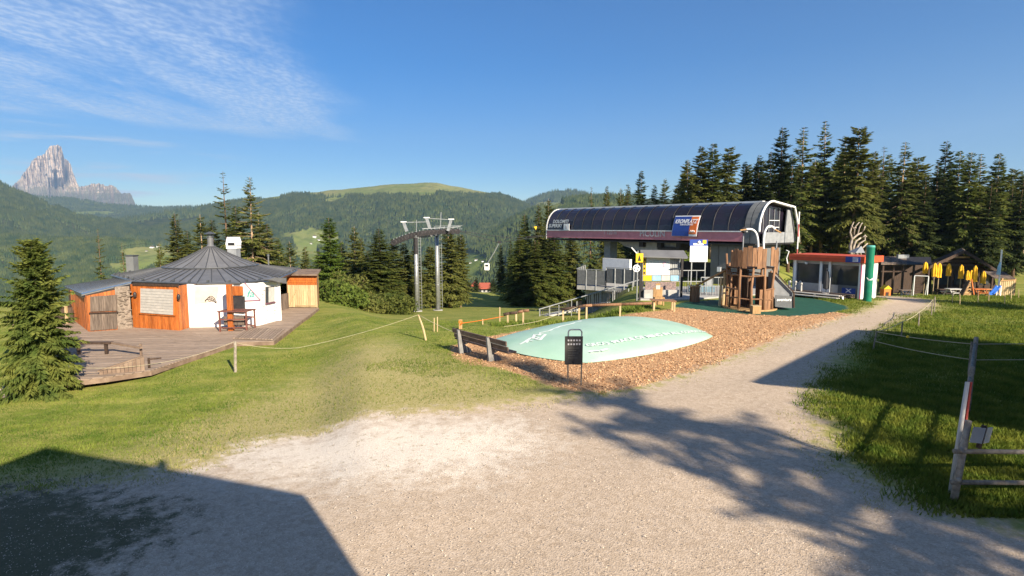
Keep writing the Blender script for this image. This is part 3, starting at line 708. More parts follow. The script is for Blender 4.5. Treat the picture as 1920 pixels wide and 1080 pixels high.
tree(712, 428, 50, 'dense_a', 'broad dark spruce left of the lift towers', 110)
tree(690, 470, 54, 'olive_a', 'short spruce tucked between the slim and the broad spruce', 70)
tree(757, 455, 56, 'olive_a', 'olive spruce just left of the front lift tower', 80)
tree(640, 452, 58, 'dense_a', 'dark spruce hidden between the larch and the slim spruce', 70)
tree(738, 446, 58, 'olive_b', 'olive spruce rising behind the right side of the broad dark one', 74)
tree(677, 446, 62, 'olive_a', 'background spruce left of the broad dark one', 60)
tree(598, 470, 60, 'olive_a', 'olive spruce behind the right corner of the plank shed', 60)
tree(776, 470, 66, 'column', 'olive conifer with bare reddish trunk behind the front lift tower', 44, name='pine_tree')
tree(805, 462, 68, 'column', 'olive conifer with a bare trunk between the two lift towers', 48, name='pine_tree')
tree(842, 428, 70, 'column', 'leafy column-shaped conifer just right of the rear lift tower', 58)
tree(862, 440, 74, 'column', 'narrow column-shaped conifer at the edge of the open slope', 46)
# trees left of the station
tree(938, 458, 112, 'dense_b', 'slim dark spruce standing alone beside the hanging chair', 30)
tree(958, 450, 116, 'dense_b', 'slim dark spruce close beside the lone one', 30)
tree(985, 402, 86, 'dense_a', 'tall spruce left of the station with a yellow-green top', 78)
tree(1012, 385, 84, 'olive_a', 'tall olive spruce touching the left end of the station canopy', 64)
tree(975, 440, 80, 'dense_a', 'lower dense spruce at the foot of the grassy bank', 84)
tree(1005, 450, 78, 'dense_a', 'dense spruce on the bank under the left end of the canopy', 82)
tree(1040, 430, 82, 'dense_a', 'dense spruce seen below the station left of the pillar', 84)
tree(1075, 420, 84, 'olive_a', 'spruce seen below the station directly left of the pillar', 74)
tree(1152, 425, 78, 'olive_a', 'spruce seen below the station right of the pillar', 62)
tree(1030, 372, 100, 'olive_b', 'olive spruce whose top shows above the left end of the canopy', 62)
for px, py, k, lab in ((1108, 350, 'sparse', 'small thin conifer first from the left above the station roof'), (1137, 348, 'olive_a', 'pale olive conifer second from the left above the station roof'),
        (1166, 352, 'olive_b', 'bushy conifer third from the left above the station roof'), (1204, 319, 'forest_c', 'dark conifer with a rounded top above the middle of the station'),
        (1180, 345, 'olive_a', 'low conifer left of the rounded dark one above the station'), (1246, 334, 'olive_b', 'olive conifer behind the middle of the station roof'), (1226, 346, 'olive_a', 'low olive conifer right of the rounded dark one above the station')):
    tree(px, py, 92, k, lab, 52)
# front of the forest on the right
FR = [(1290,300,'forest_b'),(1318,275,'forest_b'),(1340,268,'forest_a'),(1366,278,'forest_d'),(1396,302,'forest_c'),(1424,290,'forest_c'),(1443,284,'forest_c'),(1465,237,'forest_c'),
      (1488,290,'forest_c'),(1511,238,'forest_e'),(1530,300,'forest_b'),(1553,226,'forest_e'),(1588,258,'forest_a'),(1612,240,'forest_d'),(1636,285,'forest_b'),(1663,274,'sparse'),
      (1697,266,'forest_e'),(1720,296,'forest_d'),(1760,308,'forest_c'),(1780,263,'forest_c'),(1803,282,'forest_a'),(1822,285,'forest_a'),(1842,288,'forest_e'),(1879,287,'forest_a'),(1917,325,'forest_c'),(1740,330,'forest_c'),(1860,345,'forest_c'),(1900,350,'forest_c')]
gT = random.Random(5); FR.sort(); nfr = 0
SIDE = {1465:'dark pointed spruce left of the fan of tallest trees', 1553:'tallest spruce of the forest with an airy tip above the kiosk', 1511:'bright green spruce between the dark pointed one and the tallest', 1612:'broad tall spruce above the driftwood sculpture',
        1663:'thin half-bare conifer in a gap of the forest edge', 1780:'dark spruce spire above the gabled hut', 1879:'narrow spruce spire standing apart near the right edge', 1697:'pointed spruce above the long low hut', 1340:'olive spruce, highest of the clump above the station roof'}
for px, py, k in FR:
    if px not in SIDE: nfr += 1
    tree(px, py, gT.uniform(74, 86), k, SIDE.get(px, 'plain spruce, %s from the left of those along the forest front' % ORD[max(nfr-1, 0)]), gT.uniform(1.1, 1.4), None if px in SIDE else 'front row of the forest')
for i in range(64):
    px = 1262 + i*10.6 + gT.uniform(-8, 8); Y = gT.uniform(84, 118)
    top = np.interp(px, [1262, 1400, 1480, 1640, 1760, 1920], [318, 305, 275, 278, 300, 318]) + gT.uniform(0, 55)
    tree(px, top, Y, gT.choice(['forest_a','forest_b','forest_c','forest_d','forest_e']), 'spruce deep inside the dark forest behind the huts', gT.uniform(1.0, 1.35), 'forest behind the huts')
for i in range(22):
    px = 1300 + i*29 + gT.uniform(-9, 9)
    tree(px, gT.uniform(425, 465), gT.uniform(82, 96), gT.choice(['dense_b','dense_b','dense_a']), 'low undergrowth spruce between the forest trunks', 1.5, 'forest undergrowth')
# trees standing outside the picture whose shadows fall into it
TIP = (0.0, 21.3)
def shadow_tree(tip, h, key, label, wid):
    x = tip[0] - LD[0]*ICOT*h; y = tip[1] - LD[1]*ICOT*h
    tree_at(x, y, T(x, y) - .1, h, key, label, wid)
shadow_tree((-1.3, 21.9), 18, 'ragged', 'ragged spruce behind the camera shading the gravel', 1.25)
shadow_tree((1.2, 14.4), 13, 'ragged', 'shorter ragged spruce added behind the camera to fill out the shadow', 1.0)  # unseen tree added to fill out the lower part of the tall one's shadow
shadow_tree((7.6, 14.2), 16, 'ragged', 'smaller spruce behind the camera at the right', 1.2)
for i, (x, y) in enumerate([(43, 14), (60, 44), (57, 36)]):
    tree_at(x, y, T(x, y) - .1, 19 + i, ['forest_a','forest_c'][i % 2], ORD[i] + ' forest edge spruce standing right of the picture', 1.0, 'forest edge right of the picture')

# bushes
def bush(px, py, Y, r, hh, label, m_, seed, n=2600, leaf=.13):
    g = np.random.default_rng(seed); p = A(px, py, Y); z = T(p.x, Y)
    root = thing('bush', label, 'bush', (p.x, Y, z))
    d = g.normal(size=(n, 3)); d /= np.linalg.norm(d, axis=1)[:, None]; d[:, 2] = np.abs(d[:, 2])
    lump = .72 + .45*vn(d[:, 0]*2.3+5, d[:, 1]*2.3+d[:, 2]*3, seed); rad = (g.random(n)**.35)*lump
    c = d*rad[:, None]*np.array([r, r, hh])
    u_ = g.normal(size=(n, 3)); u_ /= np.linalg.norm(u_, axis=1)[:, None]; v_ = np.cross(u_, g.normal(size=(n, 3))); v_ /= np.linalg.norm(v_, axis=1)[:, None]
    l = leaf*g.uniform(.6, 1.3, n)[:, None]
    V = np.stack([c-u_*l, c+v_*l*.55, c+u_*l, c-v_*l*.55], 1).reshape(-1, 3)
    npmesh('foliage', V, np.arange(4*n).reshape(-1, 4), m_, root)
    st = MB()
    for k in range(6):
        a = g.uniform(0, 6.28); st.path([(0, 0, -.1), (math.cos(a)*r*.3, math.sin(a)*r*.3, hh*.4), (math.cos(a)*r*.5, math.sin(a)*r*.5, hh*.75)], [.03, .02, .01], 4, False)
    o = st.build('stem', M_bark); o.parent = root
bush(625, 575, 44, 2.1, 2.3, 'rounded bush right beside the plank shed', M_bush, 1)
bush(652, 582, 42, 1.7, 1.6, 'light green bush in front of the slim spruce', M_bush, 2)
bush(690, 585, 43, 1.7, 1.5, 'grey-green bush at the edge of the mown slope', M_needle_olive, 3)
bush(730, 580, 46, 2.2, 1.9, 'dark bush left of the front lift tower', M_needle, 4)
bush(655, 545, 48, 2.6, 3.2, 'taller bush under the larch and slim spruce', M_needle_olive, 5)
tree(893, 520, 185, 'dense_b', 'dark spruce in front of the red-roofed valley house', 24)
tree(925, 522, 180, 'dense_b', 'dark spruce right of the red-roofed valley house', 26)
tree(880, 530, 182, 'dense_b', 'short dark spruce left of the red-roofed valley house', 24)
bush(826, 548, 72, 2.4, 2.2, 'pale bush at the foot of the column-shaped conifers', M_bush, 6)
bush(536, 555, 39, 1.0, 2.1, 'small shrub between the white wall and the plank shed', M_bush, 7, 1500)
bush(505, 545, 47, 3.0, 3.0, 'shrub hidden behind the pavilion wall', M_bush, 8)
bush(1265, 470, 62, 2.2, 3.5, 'round green shrub seen under the middle of the station', M_bush, 9)
bush(1520, 500, 60, 3.0, 2.2, 'shrub on the bank between station and kiosk', M_bush, 10)
bush(965, 532, 92, 3.0, 3.0, 'light green young tree at the foot of the dark spruces', M_bush, 11)

# ================================================================== helpers for built things
def onplane(px, py, p, q, off=0.0):
    p = Vector((p[0], p[1], 0)); q = Vector((q[0], q[1], 0)); e = (q - p); n = Vector((e.y, -e.x, 0)).normalized()
    o = Vector((0, 0, CAMH))
    if n.dot(o - p) < 0: n = -n
    d = ray(px, py); t = n.dot(p - o) / n.dot(d)
    return o + d*t + n*off
def panel(parent, name, pxs_, p, q, off, thick, m_, label=None):
    P = [onplane(x, y, p, q, off) for x, y in pxs_]
    e = Vector((q[0]-p[0], q[1]-p[1], 0)); n = Vector((e.y, -e.x, 0)).normalized()
    if n.dot(Vector((0, 0, 0)) - Vector((p[0], p[1], 0))) < 0: n = -n
    mb = MB(); mb.prism(P, n*thick); return mb.build(name, m_, parent, label=label)
def lerp(a, b, t): return Vector(a) + (Vector(b) - Vector(a)) * t
gB = random.Random(11)
def boards(parent, p, q, z0, z1, w, m_, th=.03, off=.0, name='board', z1b=None, z0b=None):
    """vertical boards side by side from p to q, each its own piece"""
    p = Vector((p[0], p[1], 0)); q = Vector((q[0], q[1], 0)); e = q - p; Ln = e.length; e.normalize(); n = Vector((e.y, -e.x, 0))
    if n.dot(-p) < 0: n = -n
    k = max(1, round(Ln / w)); w = Ln / k; z1b = z1 if z1b is None else z1b; z0b = z0 if z0b is None else z0b
    for i in range(k):
        a = p + e*(i*w + .006); b = p + e*((i+1)*w - .006); o = off + gB.uniform(0, .012)
        za, zb = z1 + (z1b-z1)*i/k, z1 + (z1b-z1)*(i+1)/k; ya, yb = z0 + (z0b-z0)*i/k, z0 + (z0b-z0)*(i+1)/k
        P = [a + n*o + Vector((0,0,ya)), b + n*o + Vector((0,0,yb)), b + n*o + Vector((0,0,zb)), a + n*o + Vector((0,0,za))]
        MB().prism(P, n*th).build(name, m_, parent)
def wall(parent, p, q, z0, z1, th, m_, name='wall', z1b=None):
    p = Vector((p[0], p[1], 0)); q = Vector((q[0], q[1], 0)); e = (q-p).normalized(); n = Vector((e.y, -e.x, 0))
    if n.dot(-p) < 0: n = -n
    z1b = z1 if z1b is None else z1b
    return MB().prism([p + Vector((0,0,z0)), q + Vector((0,0,z0)), q + Vector((0,0,z1b)), p + Vector((0,0,z1))], -n*th).build(name, m_, parent)

# ================================================================== HOUSE BEHIND THE CAMERA and barn right of the picture
hs = thing('guest_house', 'gabled house behind the camera casting the big shadow', 'house', (-2.1, -6, 0))
HE = Vector((.829, .559, 0)); HB = Vector((.559, -.829, 0))       # along the gable front, and backwards
HA, HRt = Vector((-1.3, -1.47, 8.47)), Vector((2.28, .94, 5.42)); HL = Vector((HA.x - HE.x*4.32, HA.y - HE.y*4.32, 5.42)); dn = Vector((0, 0, -.18))
for q in (HRt, HL): MB().prism([HA, q, q+dn, HA+dn], HB*13).build('roof', M_shingle, hs)
wb_ = HB*.9; gl = lambda p, k, z: Vector((HA.x + (p.x-HA.x)*k, HA.y + (p.y-HA.y)*k, z)) + wb_
MB().prism([gl(HL,.84,-.3), gl(HRt,.84,-.3), gl(HRt,.84,5.7), gl(HA,1,8.2), gl(HL,.84,5.7)], HB*11).build('wall', M_stucco, hs)
c_ = Vector((1.0, -.9, 0)); MB().box(c_.x-.07, c_.x+.07, c_.y-.07, c_.y+.07, 6.4, 7.5).build('chimney', M_stucco, hs)
MB().prism([gl(HRt,.35,1), gl(HRt,.6,1), gl(HRt,.6,2.4), gl(HRt,.35,2.4)], -HB*.03).build('window', M_window, hs)
bn = thing('barn', 'wooden barn right of the picture shading the grass', 'barn', (18, 8, 0))
A0 = Vector(G(1410, 715)) - Vector((LD[0], LD[1], 0))*ICOT*6; A0.z = 6
du = Vector((.692, .722, 0)); dv = Vector((.722, -.692, 0))
mb = MB(); mb.prism([A0, A0+du*12.5, A0+du*12.5+dv*4.5+Vector((0,0,1.5)), A0+dv*4.5+Vector((0,0,1.5))], (0,0,-.2)); mb.build('roof', M_shingle, bn)
mb = MB(); mb.prism([A0+dv*9, A0+du*12.5+dv*9, A0+du*12.5+dv*4.5+Vector((0,0,1.5)), A0+dv*4.5+Vector((0,0,1.5))], (0,0,-.2)); mb.build('roof', M_shingle, bn)
B0 = A0 + du*.7 + dv*.7; B0.z = -.2
mb = MB(); mb.prism([B0, B0+du*11, B0+du*11+dv*7.6, B0+dv*7.6], (0,0,6.1)); mb.build('wall', M_darkwood, bn)

# ================================================================== DECK
ZD = -.45
dk = thing('sun_deck', 'large weathered plank deck around the round pavilion', 'deck', (-15, 26, ZD))
def pxd(px, py, z=ZD): return G(px, py, z)
DP = [pxd(*p) for p in [(108,717),(200,706),(283,694),(442,641),(513,639),(598,577),(575,566),(120,578),(20,600)]]
dirx = Vector((.992, .125, 0)).normalized(); diry = Vector((-.125, .992, 0)).normalized()
vals = [p.dot(diry) for p in DP]; w = .165
y = min(vals) + w/2
while y < max(vals):
    hits = []
    for i in range(len(DP)):
        a, b = DP[i], DP[(i+1) % len(DP)]; va, vb = a.dot(diry), b.dot(diry)
        if (va - y) * (vb - y) < 0: hits.append(lerp(a, b, (y-va)/(vb-va)).dot(dirx))
    hits.sort()
    for k in range(0, len(hits)-1, 2):
        x0, x1 = hits[k], hits[k+1]
        cuts = [x0]; c = x0 + gB.uniform(1.5, 4)
        while c < x1 - 1: cuts.append(c); c += 4
        cuts.append(x1)
        for u0, u1 in zip(cuts, cuts[1:]):
            p = dirx*(u0+.004) + diry*y; q = dirx*(u1-.004) + diry*y; dz = gB.uniform(-.006, .004)
            MB().beam((p.x, p.y, ZD-.02+dz), (q.x, q.y, ZD-.02+dz), w-.016, .04).build('plank', M_deck, dk)
    y += w
edge = [DP[0], DP[1], DP[2], DP[3], DP[4], DP[5]]
for a, b in zip(edge, edge[1:]):
    MB().beam((a.x, a.y, ZD-.115), (b.x, b.y, ZD-.115), .05, .17).build('edge_board', M_deckedge, dk)
mb = MB(); mb.prism([(p.x, p.y, ZD-.06) for p in [lerp(p, (-17, 27, ZD), .04) for p in DP]], (0,0,-.03)); mb.build('substructure', M_darkwood, dk)
for a, b in zip(edge, edge[1:]):
    for t in (.2, .5, .8):
        p = lerp(lerp(a, b, t), (-17, 27, ZD), .05); MB().box(p.x-.06, p.x+.06, p.y-.06, p.y+.06, T(p.x, p.y)-.4, ZD-.05).build('post', M_darkwood, dk)
# grating ramp of narrower slats on the corner of the deck
gp0, gp1, gp2, gp3 = pxd(436,634,ZD+.05), pxd(512,637,ZD+.05), pxd(535,617,ZD+.05), pxd(462,615,ZD+.05)
gr_ = thing('slatted_ramp', 'small slatted wooden ramp lying on the right corner of the deck', 'ramp', tuple(gp0))
for i in range(14):
    a, b = lerp(gp0, gp1, (i+.5)/14), lerp(gp3, gp2, (i+.5)/14); MB().beam(a, b, .10, .04).build('slat', M_deck, gr_)

# ================================================================== PAVILION
pv_ = thing('round_pavilion', 'round bar pavilion with grey cone roof, orange wood and white walls', 'pavilion', (-18, 32, ZD))
wp = {k: pxd(*v) for k, v in dict(a0=(137,598),a1=(168,621.5),a2=(221,618),a3=(248,615),b0=(251,613.5),b1=(337,619.5),b2=(354,614),c0=(411,613),c1=(464,611.5),c2=(488,610),c3=(521,601)).items()}
TOPZ = 1.82
wall(pv_, wp['a0'], wp['a1'], ZD, 1.25, .1, M_darkwood, z1b=1.4); boards(pv_, wp['a0'], wp['a1'], ZD, 1.22, .17, M_orange, z1b=1.38)
wall(pv_, wp['a1'], wp['a2'], ZD, 1.4, .1, M_darkwood, z1b=1.66); boards(pv_, wp['a1'], wp['a2'], ZD, 1.36, .16, M_orange, z1b=1.6, th=.02)
for y0, y1, y0b, y1b in ((556, 584.5, 552.5, 582.5), (588.5, 620, 586.5, 616.5)):
    sh = panel(pv_, 'hatch', [(169.5,y1),(220,y1b),(220,y0b),(169.5,y0)], wp['a1'], wp['a2'], .034, .03, M_greywood, 'weathered grey hatch')
    for i in range(7):
        t0, t1 = i/7, (i+1)/7
        panel(sh, 'board', [(170+50*t0+.2, y1+(y1b-y1)*t0-.6),(170+50*t1-.3, y1+(y1b-y1)*t1-.6),(170+50*t1-.3, y0+(y0b-y0)*t1+.6),(170+50*t0+.2, y0+(y0b-y0)*t0+.6)], wp['a1'], wp['a2'], .066+gB.uniform(0,.008), .015, M_greywood)
pl = onplane(168,586.5,wp['a1'],wp['a2'],.1); ql = onplane(222,584.5,wp['a1'],wp['a2'],.1); MB().beam(pl, ql, .14, .05).build('shelf', M_darkwood, pv_)
wall(pv_, wp['a2'], wp['a3'], ZD, 1.74, .2, M_rubble, 'rubble_panel')
gS = random.Random(4)
for i in range(46):
    px = gS.uniform(223, 246); py = gS.uniform(541, 611); P0 = onplane(px, py, wp['a2'], wp['a3'], .0)
    MB().lathe([(.02,-.03),(.07,-.02),(.09,.0),(.06,.02),(.02,.03)], P0, 7).build('stone', M_rubble, pv_)
wall(pv_, wp['b0'], wp['b1'], ZD, TOPZ, .12, M_darkwood); boards(pv_, wp['b0'], wp['b1'], ZD, TOPZ, .17, M_orange)
wall(pv_, wp['b1'], wp['b2'], ZD, TOPZ, .12, M_darkwood); boards(pv_, wp['b1'], wp['b2'], ZD, TOPZ, .17, M_orange)
sh = panel(pv_, 'window_shutter', [(265,586),(328,590.5),(328,543),(265,540.5)], wp['b0'], wp['b1'], .045, .02, M_offwhite)
for i in range(9):
    t0, t1 = i/9, (i+1)/9
    f = lambda x, t: (540.5+(586-540.5)*t) if x == 266 else (543+(590.5-543)*t)
    panel(sh, 'slat', [(266.2, f(266,t1)-.4),(326.8, f(327,t1)-.4),(326.8, f(327,t0)+.3),(266.2, f(266,t0)+.3)], wp['b0'], wp['b1'], .066, .018, M_shutter)
for seg in (((263.5,588.5),(263.5,538),(265.3,538),(265.3,588.5)), ((327.8,593),(327.8,540.5),(330,540.5),(330,593)), ((263.5,588.6),(330,593.2),(330,591),(263.5,586.4))):
    panel(sh, 'frame', seg, wp['b0'], wp['b1'], .047, .05, M_orange)
panel(pv_, 'beam', [(251,530),(337,533),(337,537.5),(251,535)], wp['b0'], wp['b1'], .047, .04, M_darkwood)
for px, py in ((257, 552), (338.5, 556)):
    q = onplane(px, py, wp['b0'], wp['b1'], .12); MB().lathe([(.03,-.16),(.07,-.12),(.085,.06),(.05,.12),(.02,.15)], q, 8).build('wall_lamp', M_darksteel, pv_, smooth=True)
# white walls
wall(pv_, wp['b2'], wp['c0'], ZD, TOPZ, .2, M_stucco); wall(pv_, wp['c0'], wp['c1'], ZD, TOPZ, .2, M_stucco); wall(pv_, wp['c1'], wp['c2'], ZD, TOPZ, .2, M_stucco); wall(pv_, wp['c2'], wp['c3'], ZD, TOPZ, .2, M_stucco)
c4 = wp['c3'] + Vector((-2.1, 4.2, 0)); wall(pv_, wp['c3'], c4, ZD, TOPZ, .2, M_stucco)
b9 = wp['a0'] + Vector((1.5, 5, 0)); wall(pv_, b9, c4, ZD, TOPZ, .2, M_darkwood); wall(pv_, wp['a0'], b9, ZD, 1.2, .2, M_darkwood)
M_eaveshade = mat('eave_shaded_beige', (.56,.49,.42), (.48,.42,.36), 3, .8)  # beige darkened to paint the eave's shade on the upper white wall
panel(pv_, 'eave_shade_panel', [(366,569),(388,567.5),(400,563),(408,558),(410,537),(366,537)], wp['b2'], wp['c0'], .006, .03, M_eaveshade)
mb = MB()
for k in range(3):
    P_ = [onplane(385+22*t, 566 - 11*math.sin(t*3.1+.3*k)*(1-.28*k), wp['b2'], wp['c0'], .045) for t in np.linspace(0, 1, 12)]; mb.path(P_, .014, 4)
for t in (.2, .4, .6, .8): mb.path([onplane(385+22*t, 566-10*math.sin(t*3.1), wp['b2'], wp['c0'], .045), onplane(392+8*t, 566, wp['b2'], wp['c0'], .045)], .012, 4)
mb.build('mural', M_darkwood, pv_)
tri = panel(pv_, 'painted_triangle', [(456,564),(488.5,562.5),(459,530)], wp['c1'], wp['c2'], .03, .02, mat('pale_teal_paint', (.42,.50,.47), (.34,.42,.40), 3, .7))
for a, b in (((456,564),(488.5,562.5)), ((488.5,562.5),(459,530))):
    MB().beam(onplane(*a, wp['c1'], wp['c2'], .06), onplane(*b, wp['c1'], wp['c2'], .06), .04).build('border', mat('mauve_paint', (.28,.10,.16), None, 3, .6), tri)
fnm = lambda x, y: onplane(469, 551, wp['c1'], wp['c2'], .055) + (wp['c2']-wp['c1']).normalized()*x + Vector((0,0,y))
lettering('fa', .55, fnm, mat('teal_paint', (.02,.25,.22), None, 3, .6), tri, shear=.3)
wn_ = panel(pv_, 'window', [(497,569),(513,566),(513,536),(497,538)], wp['c2'], wp['c3'], .02, .03, M_window)
panel(wn_, 'pane', [(502,567),(512,565),(512,538),(502,539)], wp['c2'], wp['c3'], .052, .012, M_offwhite)
panel(wn_, 'sill', [(496,571),(514,567.5),(514,565.2),(496,568)], wp['c2'], wp['c3'], .052, .06, mat('plum_sill', (.16,.07,.09), None, 3, .6))
panel(pv_, 'awning', [(488,524),(522,531.5),(522,521),(500,520)], wp['c2'], wp['c3'], .05, .45, M_roof)
for i in range(34):                                    # stones showing through the plaster right of the window
    px = gS.uniform(490, 519); py = gS.uniform(540, 603)
    if 495 < px < 515 and py < 573: continue
    P0 = onplane(px, py, wp['c2'], wp['c3'], .0); MB().lathe([(.02,-.03),(.08,-.015),(.1,.0),(.07,.018),(.02,.03)], P0, 6).build('stone', M_stucco, pv_)
# post and cladding under the eave
pp = pxd(434, 620); MB().box(pp.x-.12, pp.x+.12, pp.y-.12, pp.y+.12, ZD, TOPZ+.1).build('post', M_orange, pv_, bevel=.02)
q = onplane(448, 545, wp['c0'], wp['c1'], .05); MB().box(q.x-.4, q.x+.25, q.y-.12, q.y, q.z-.25, q.z+.25).build('sign_box', M_orange, pv_, bevel=.03)
MB().box(q.x-.35, q.x+.3, q.y-.1, q.y+.02, q.z-1.15, q.z-.3).build('serving_hatch', M_darksteel, pv_)
# roof
CX, CY = -18.5, 35.0
EV = [Vector(G(px, py, 1.9)) for px, py in [(211,515),(254,526),(370,530),(450,529),(521,520.5),(541,512)]] + [Vector((-14.8,39.5,1.9)), Vector((-20,41,1.9)), Vector((-24.5,39,1.9))]
RZ, RR = 2.40, 2.5
def ringp(p, r=RR, z=RZ):
    d = Vector((p.x-CX, p.y-CY, 0)).normalized(); return Vector((CX+d.x*r, CY+d.y*r, z))
rf = MB().prism([lerp(p, (CX, CY, 1.9), .04) - Vector((0,0,.16)) for p in EV], (0,0,.1)).build('roof', M_darkwood, pv_)
for i in range(len(EV)):
    a, b = EV[i], EV[(i+1) % len(EV)]; k = max(2, round((b-a).length/.62))
    for j in range(k):
        e0, e1 = lerp(a, b, j/k), lerp(a, b, (j+1)/k); r0, r1 = ringp(e0), ringp(e1)
        MB().prism([e0, e1, r1, r0], (0,0,-.03)).build('roof_panel', M_roof, rf)
        MB().beam(e0+Vector((0,0,.018)), r0+Vector((0,0,.018)), .035, .045).build('seam', M_seam, rf)
    MB().beam(a+Vector((0,0,-.10)), b+Vector((0,0,-.10)), .05, .2).build('fascia', M_roof, rf)
    d0 = Vector((a.x-CX, a.y-CY, 0)).normalized()*.07; d1 = Vector((b.x-CX, b.y-CY, 0)).normalized()*.07
    MB().path([a+d0+Vector((0,0,-.05)), b+d1+Vector((0,0,-.05))], .06, 8).build('gutter', M_gutter, rf)
    for j in range(max(2, round((b-a).length/1.1))):
        e = lerp(a, b, (j+.5)/max(2, round((b-a).length/1.1))); MB().box(e.x-.05, e.x+.05, e.y-.05, e.y+.05, 1.93, 2.02).build('snow_guard', M_gutter, rf)
prof = [(2.62,2.44),(1.75,2.78),(1.0,3.15),(.5,3.42),(.2,3.6)]
nseg = 26
cn = MB().lathe([(2.55,2.36),(1.7,2.70),(.95,3.08),(.15,3.5)], (CX,CY,0), nseg).build('cone_roof', M_seam, pv_)
for k in range(nseg):
    a0, a1 = 2*math.pi*k/nseg, 2*math.pi*(k+1)/nseg; mb = MB()
    for (r0, z0), (r1, z1) in zip(prof, prof[1:]):
        mb.prism([(CX+r0*math.cos(a0),CY+r0*math.sin(a0),z0),(CX+r0*math.cos(a1),CY+r0*math.sin(a1),z0),(CX+r1*math.cos(a1),CY+r1*math.sin(a1),z1),(CX+r1*math.cos(a0),CY+r1*math.sin(a0),z1)], (0,0,-.03))
    mb.build('roof_panel', M_roof, cn)
    MB().path([(CX+r*math.cos(a0), CY+r*math.sin(a0), z+.012) for r, z in prof], .024, 4).build('seam', M_seam, cn)
MB().path([(CX+2.63*math.cos(6.2832*k/32), CY+2.63*math.sin(6.2832*k/32), 2.43) for k in range(33)], .045, 6).build('ring_gutter', M_gutter, cn)
vp = MB().lathe([(.36,3.46),(.22,3.62),(.17,3.7),(.17,4.2)], (CX,CY,0), 14).build('vent_pipe', M_roof, pv_, smooth=False)
MB().lathe([(.2,4.14),(.2,4.22),(.12,4.25),(.12,4.32),(.34,4.36),(.05,4.5)], (CX,CY,0), 14).build('cowl', M_gutter, vp)
ch = thing('chimney_stack', 'grey chimney with bright white slotted cap behind the pavilion cone', 'chimney', (XA(440,38.5), 38.5, 1.9))
p = A(440, 500, 38.5); zt = A(440, 466, 38.5).z; MB().box(p.x-.3, p.x+.3, 38.2, 38.8, 1.6, zt).build('shaft', M_greysteel, ch)
MB().box(p.x-.34, p.x+.34, 38.16, 38.84, zt, zt+.2).build('cap_base', M_white, ch); z2 = A(440, 455, 38.5).z
for sx_ in (-.3, .3): MB().box(p.x+sx_-.06, p.x+sx_+.06, 38.16, 38.84, zt+.22, z2).build('cap_pier', M_white, ch)
MB().prism([(p.x-.35,38.15,z2),(p.x+.35,38.15,z2),(p.x+.24,38.15,z2+.38),(p.x-.24,38.15,z2+.38)], (0,.8,0)).build('cap', M_white, ch)
MB().box(p.x-.24,p.x+.24,38.22,38.78,zt+.2,z2+.01).build('flue', M_black, ch)
fb = thing('flue_box', 'square dark grey flue box on the left of the pavilion roof', 'chimney', (XA(247,38),38,1.9)); p = A(247, 480, 38)
MB().box(p.x-.25, p.x+.25, 37.75, 38.25, 1.6, p.z).build('shaft', M_greypanel, fb); MB().box(p.x-.29, p.x+.29, 37.71, 38.29, p.z, p.z+.06).build('cap', M_seam, fb)
p = A(503, 480, 39); vpp = thing('vent_pipe', 'thin metal vent pipe near the right end of the pavilion roof', 'pipe', (p.x, p.y, 1.9)); MB().tube((p.x,p.y,1.6),(p.x,p.y,p.z),.06).build('pipe', M_gutter, vpp); MB().lathe([(.1,0),(.1,.12),(.02,.16)], (p.x,p.y,p.z-.02), 8).build('cap', M_gutter, vpp)
# annexe roof
Q = [G(123,537,1.30), G(155,551.5,1.5), G(245,529.5,1.86), Vector((-22.0,34.5,1.9)), Vector((-25.6,33.6,1.36))]
Q[0] = Vector(onplane(123,537,wp['a0']+Vector((-.7,.3,0)),wp['a1']+Vector((-.7,-.3,0)),.1)); q1 = Vector(G(154,552,1.42)); q2 = Vector(G(246,530,1.84)); q3 = q2 + Vector((-1.6, 3.2, .12)); q0 = Vector(G(122,537,1.18))
ar = MB().prism([q0, q1, q2, q3], (0,0,-.16)).build('annexe_roof', M_seam, pv_)
for i in range(9):
    t0, t1 = i/9, (i+1)/9; a, b, c, d = lerp(q0,q1,t0), lerp(q3,q2,t0), lerp(q3,q2,t1), lerp(q0,q1,t1)
    MB().prism([a, b, c, d], (0,0,.025)).build('roof_panel', M_roofsky, ar)
    MB().beam(a+Vector((0,0,.04)), b+Vector((0,0,.04)), .035, .05).build('seam', M_seam, ar)
MB().path([q1+Vector((0,-.06,-.05)), q2+Vector((0,-.06,-.05))], .06, 8).build('gutter', M_gutter, ar)

# shed, fence pieces and furniture on the deck
sp0, sp1 = pxd(541.5, 577), pxd(596, 577.5)
sd_ = thing('plank_shed', 'small plank tool shed with flat roof at the far end of the deck', 'shed', tuple(lerp(sp0, sp1, .5)))
zt = A(570, 516, sp0.y).z; zm = A(570, 534, sp0.y).z
wall(sd_, sp0, sp1, ZD, zt, .06, M_darkwood); bk0 = sp0 + Vector((-.75, 2.0, 0)); bk1 = sp1 + Vector((-.6, 2.0, 0))
wall(sd_, sp1, bk1, ZD, zt, .06, M_rawwood); wall(sd_, bk0, bk1, ZD, zt, .06, M_rawwood); wall(sd_, sp0, bk0, ZD, zt, .06, M_rawwood)
boards(sd_, sp0, sp1, ZD+.05, zm, .15, M_palewood)
for i in range(4):
    z0 = zm + (zt-zm)*i/4; MB().prism([sp0+Vector((0,-.04,z0-ZD)), sp1+Vector((0,-.04,z0-ZD)), sp1+Vector((0,-.04,z0-ZD+(zt-zm)/4-.012)), sp0+Vector((0,-.04,z0-ZD+(zt-zm)/4-.012))], (0,.035,0)).build('top_board', M_orange, sd_)
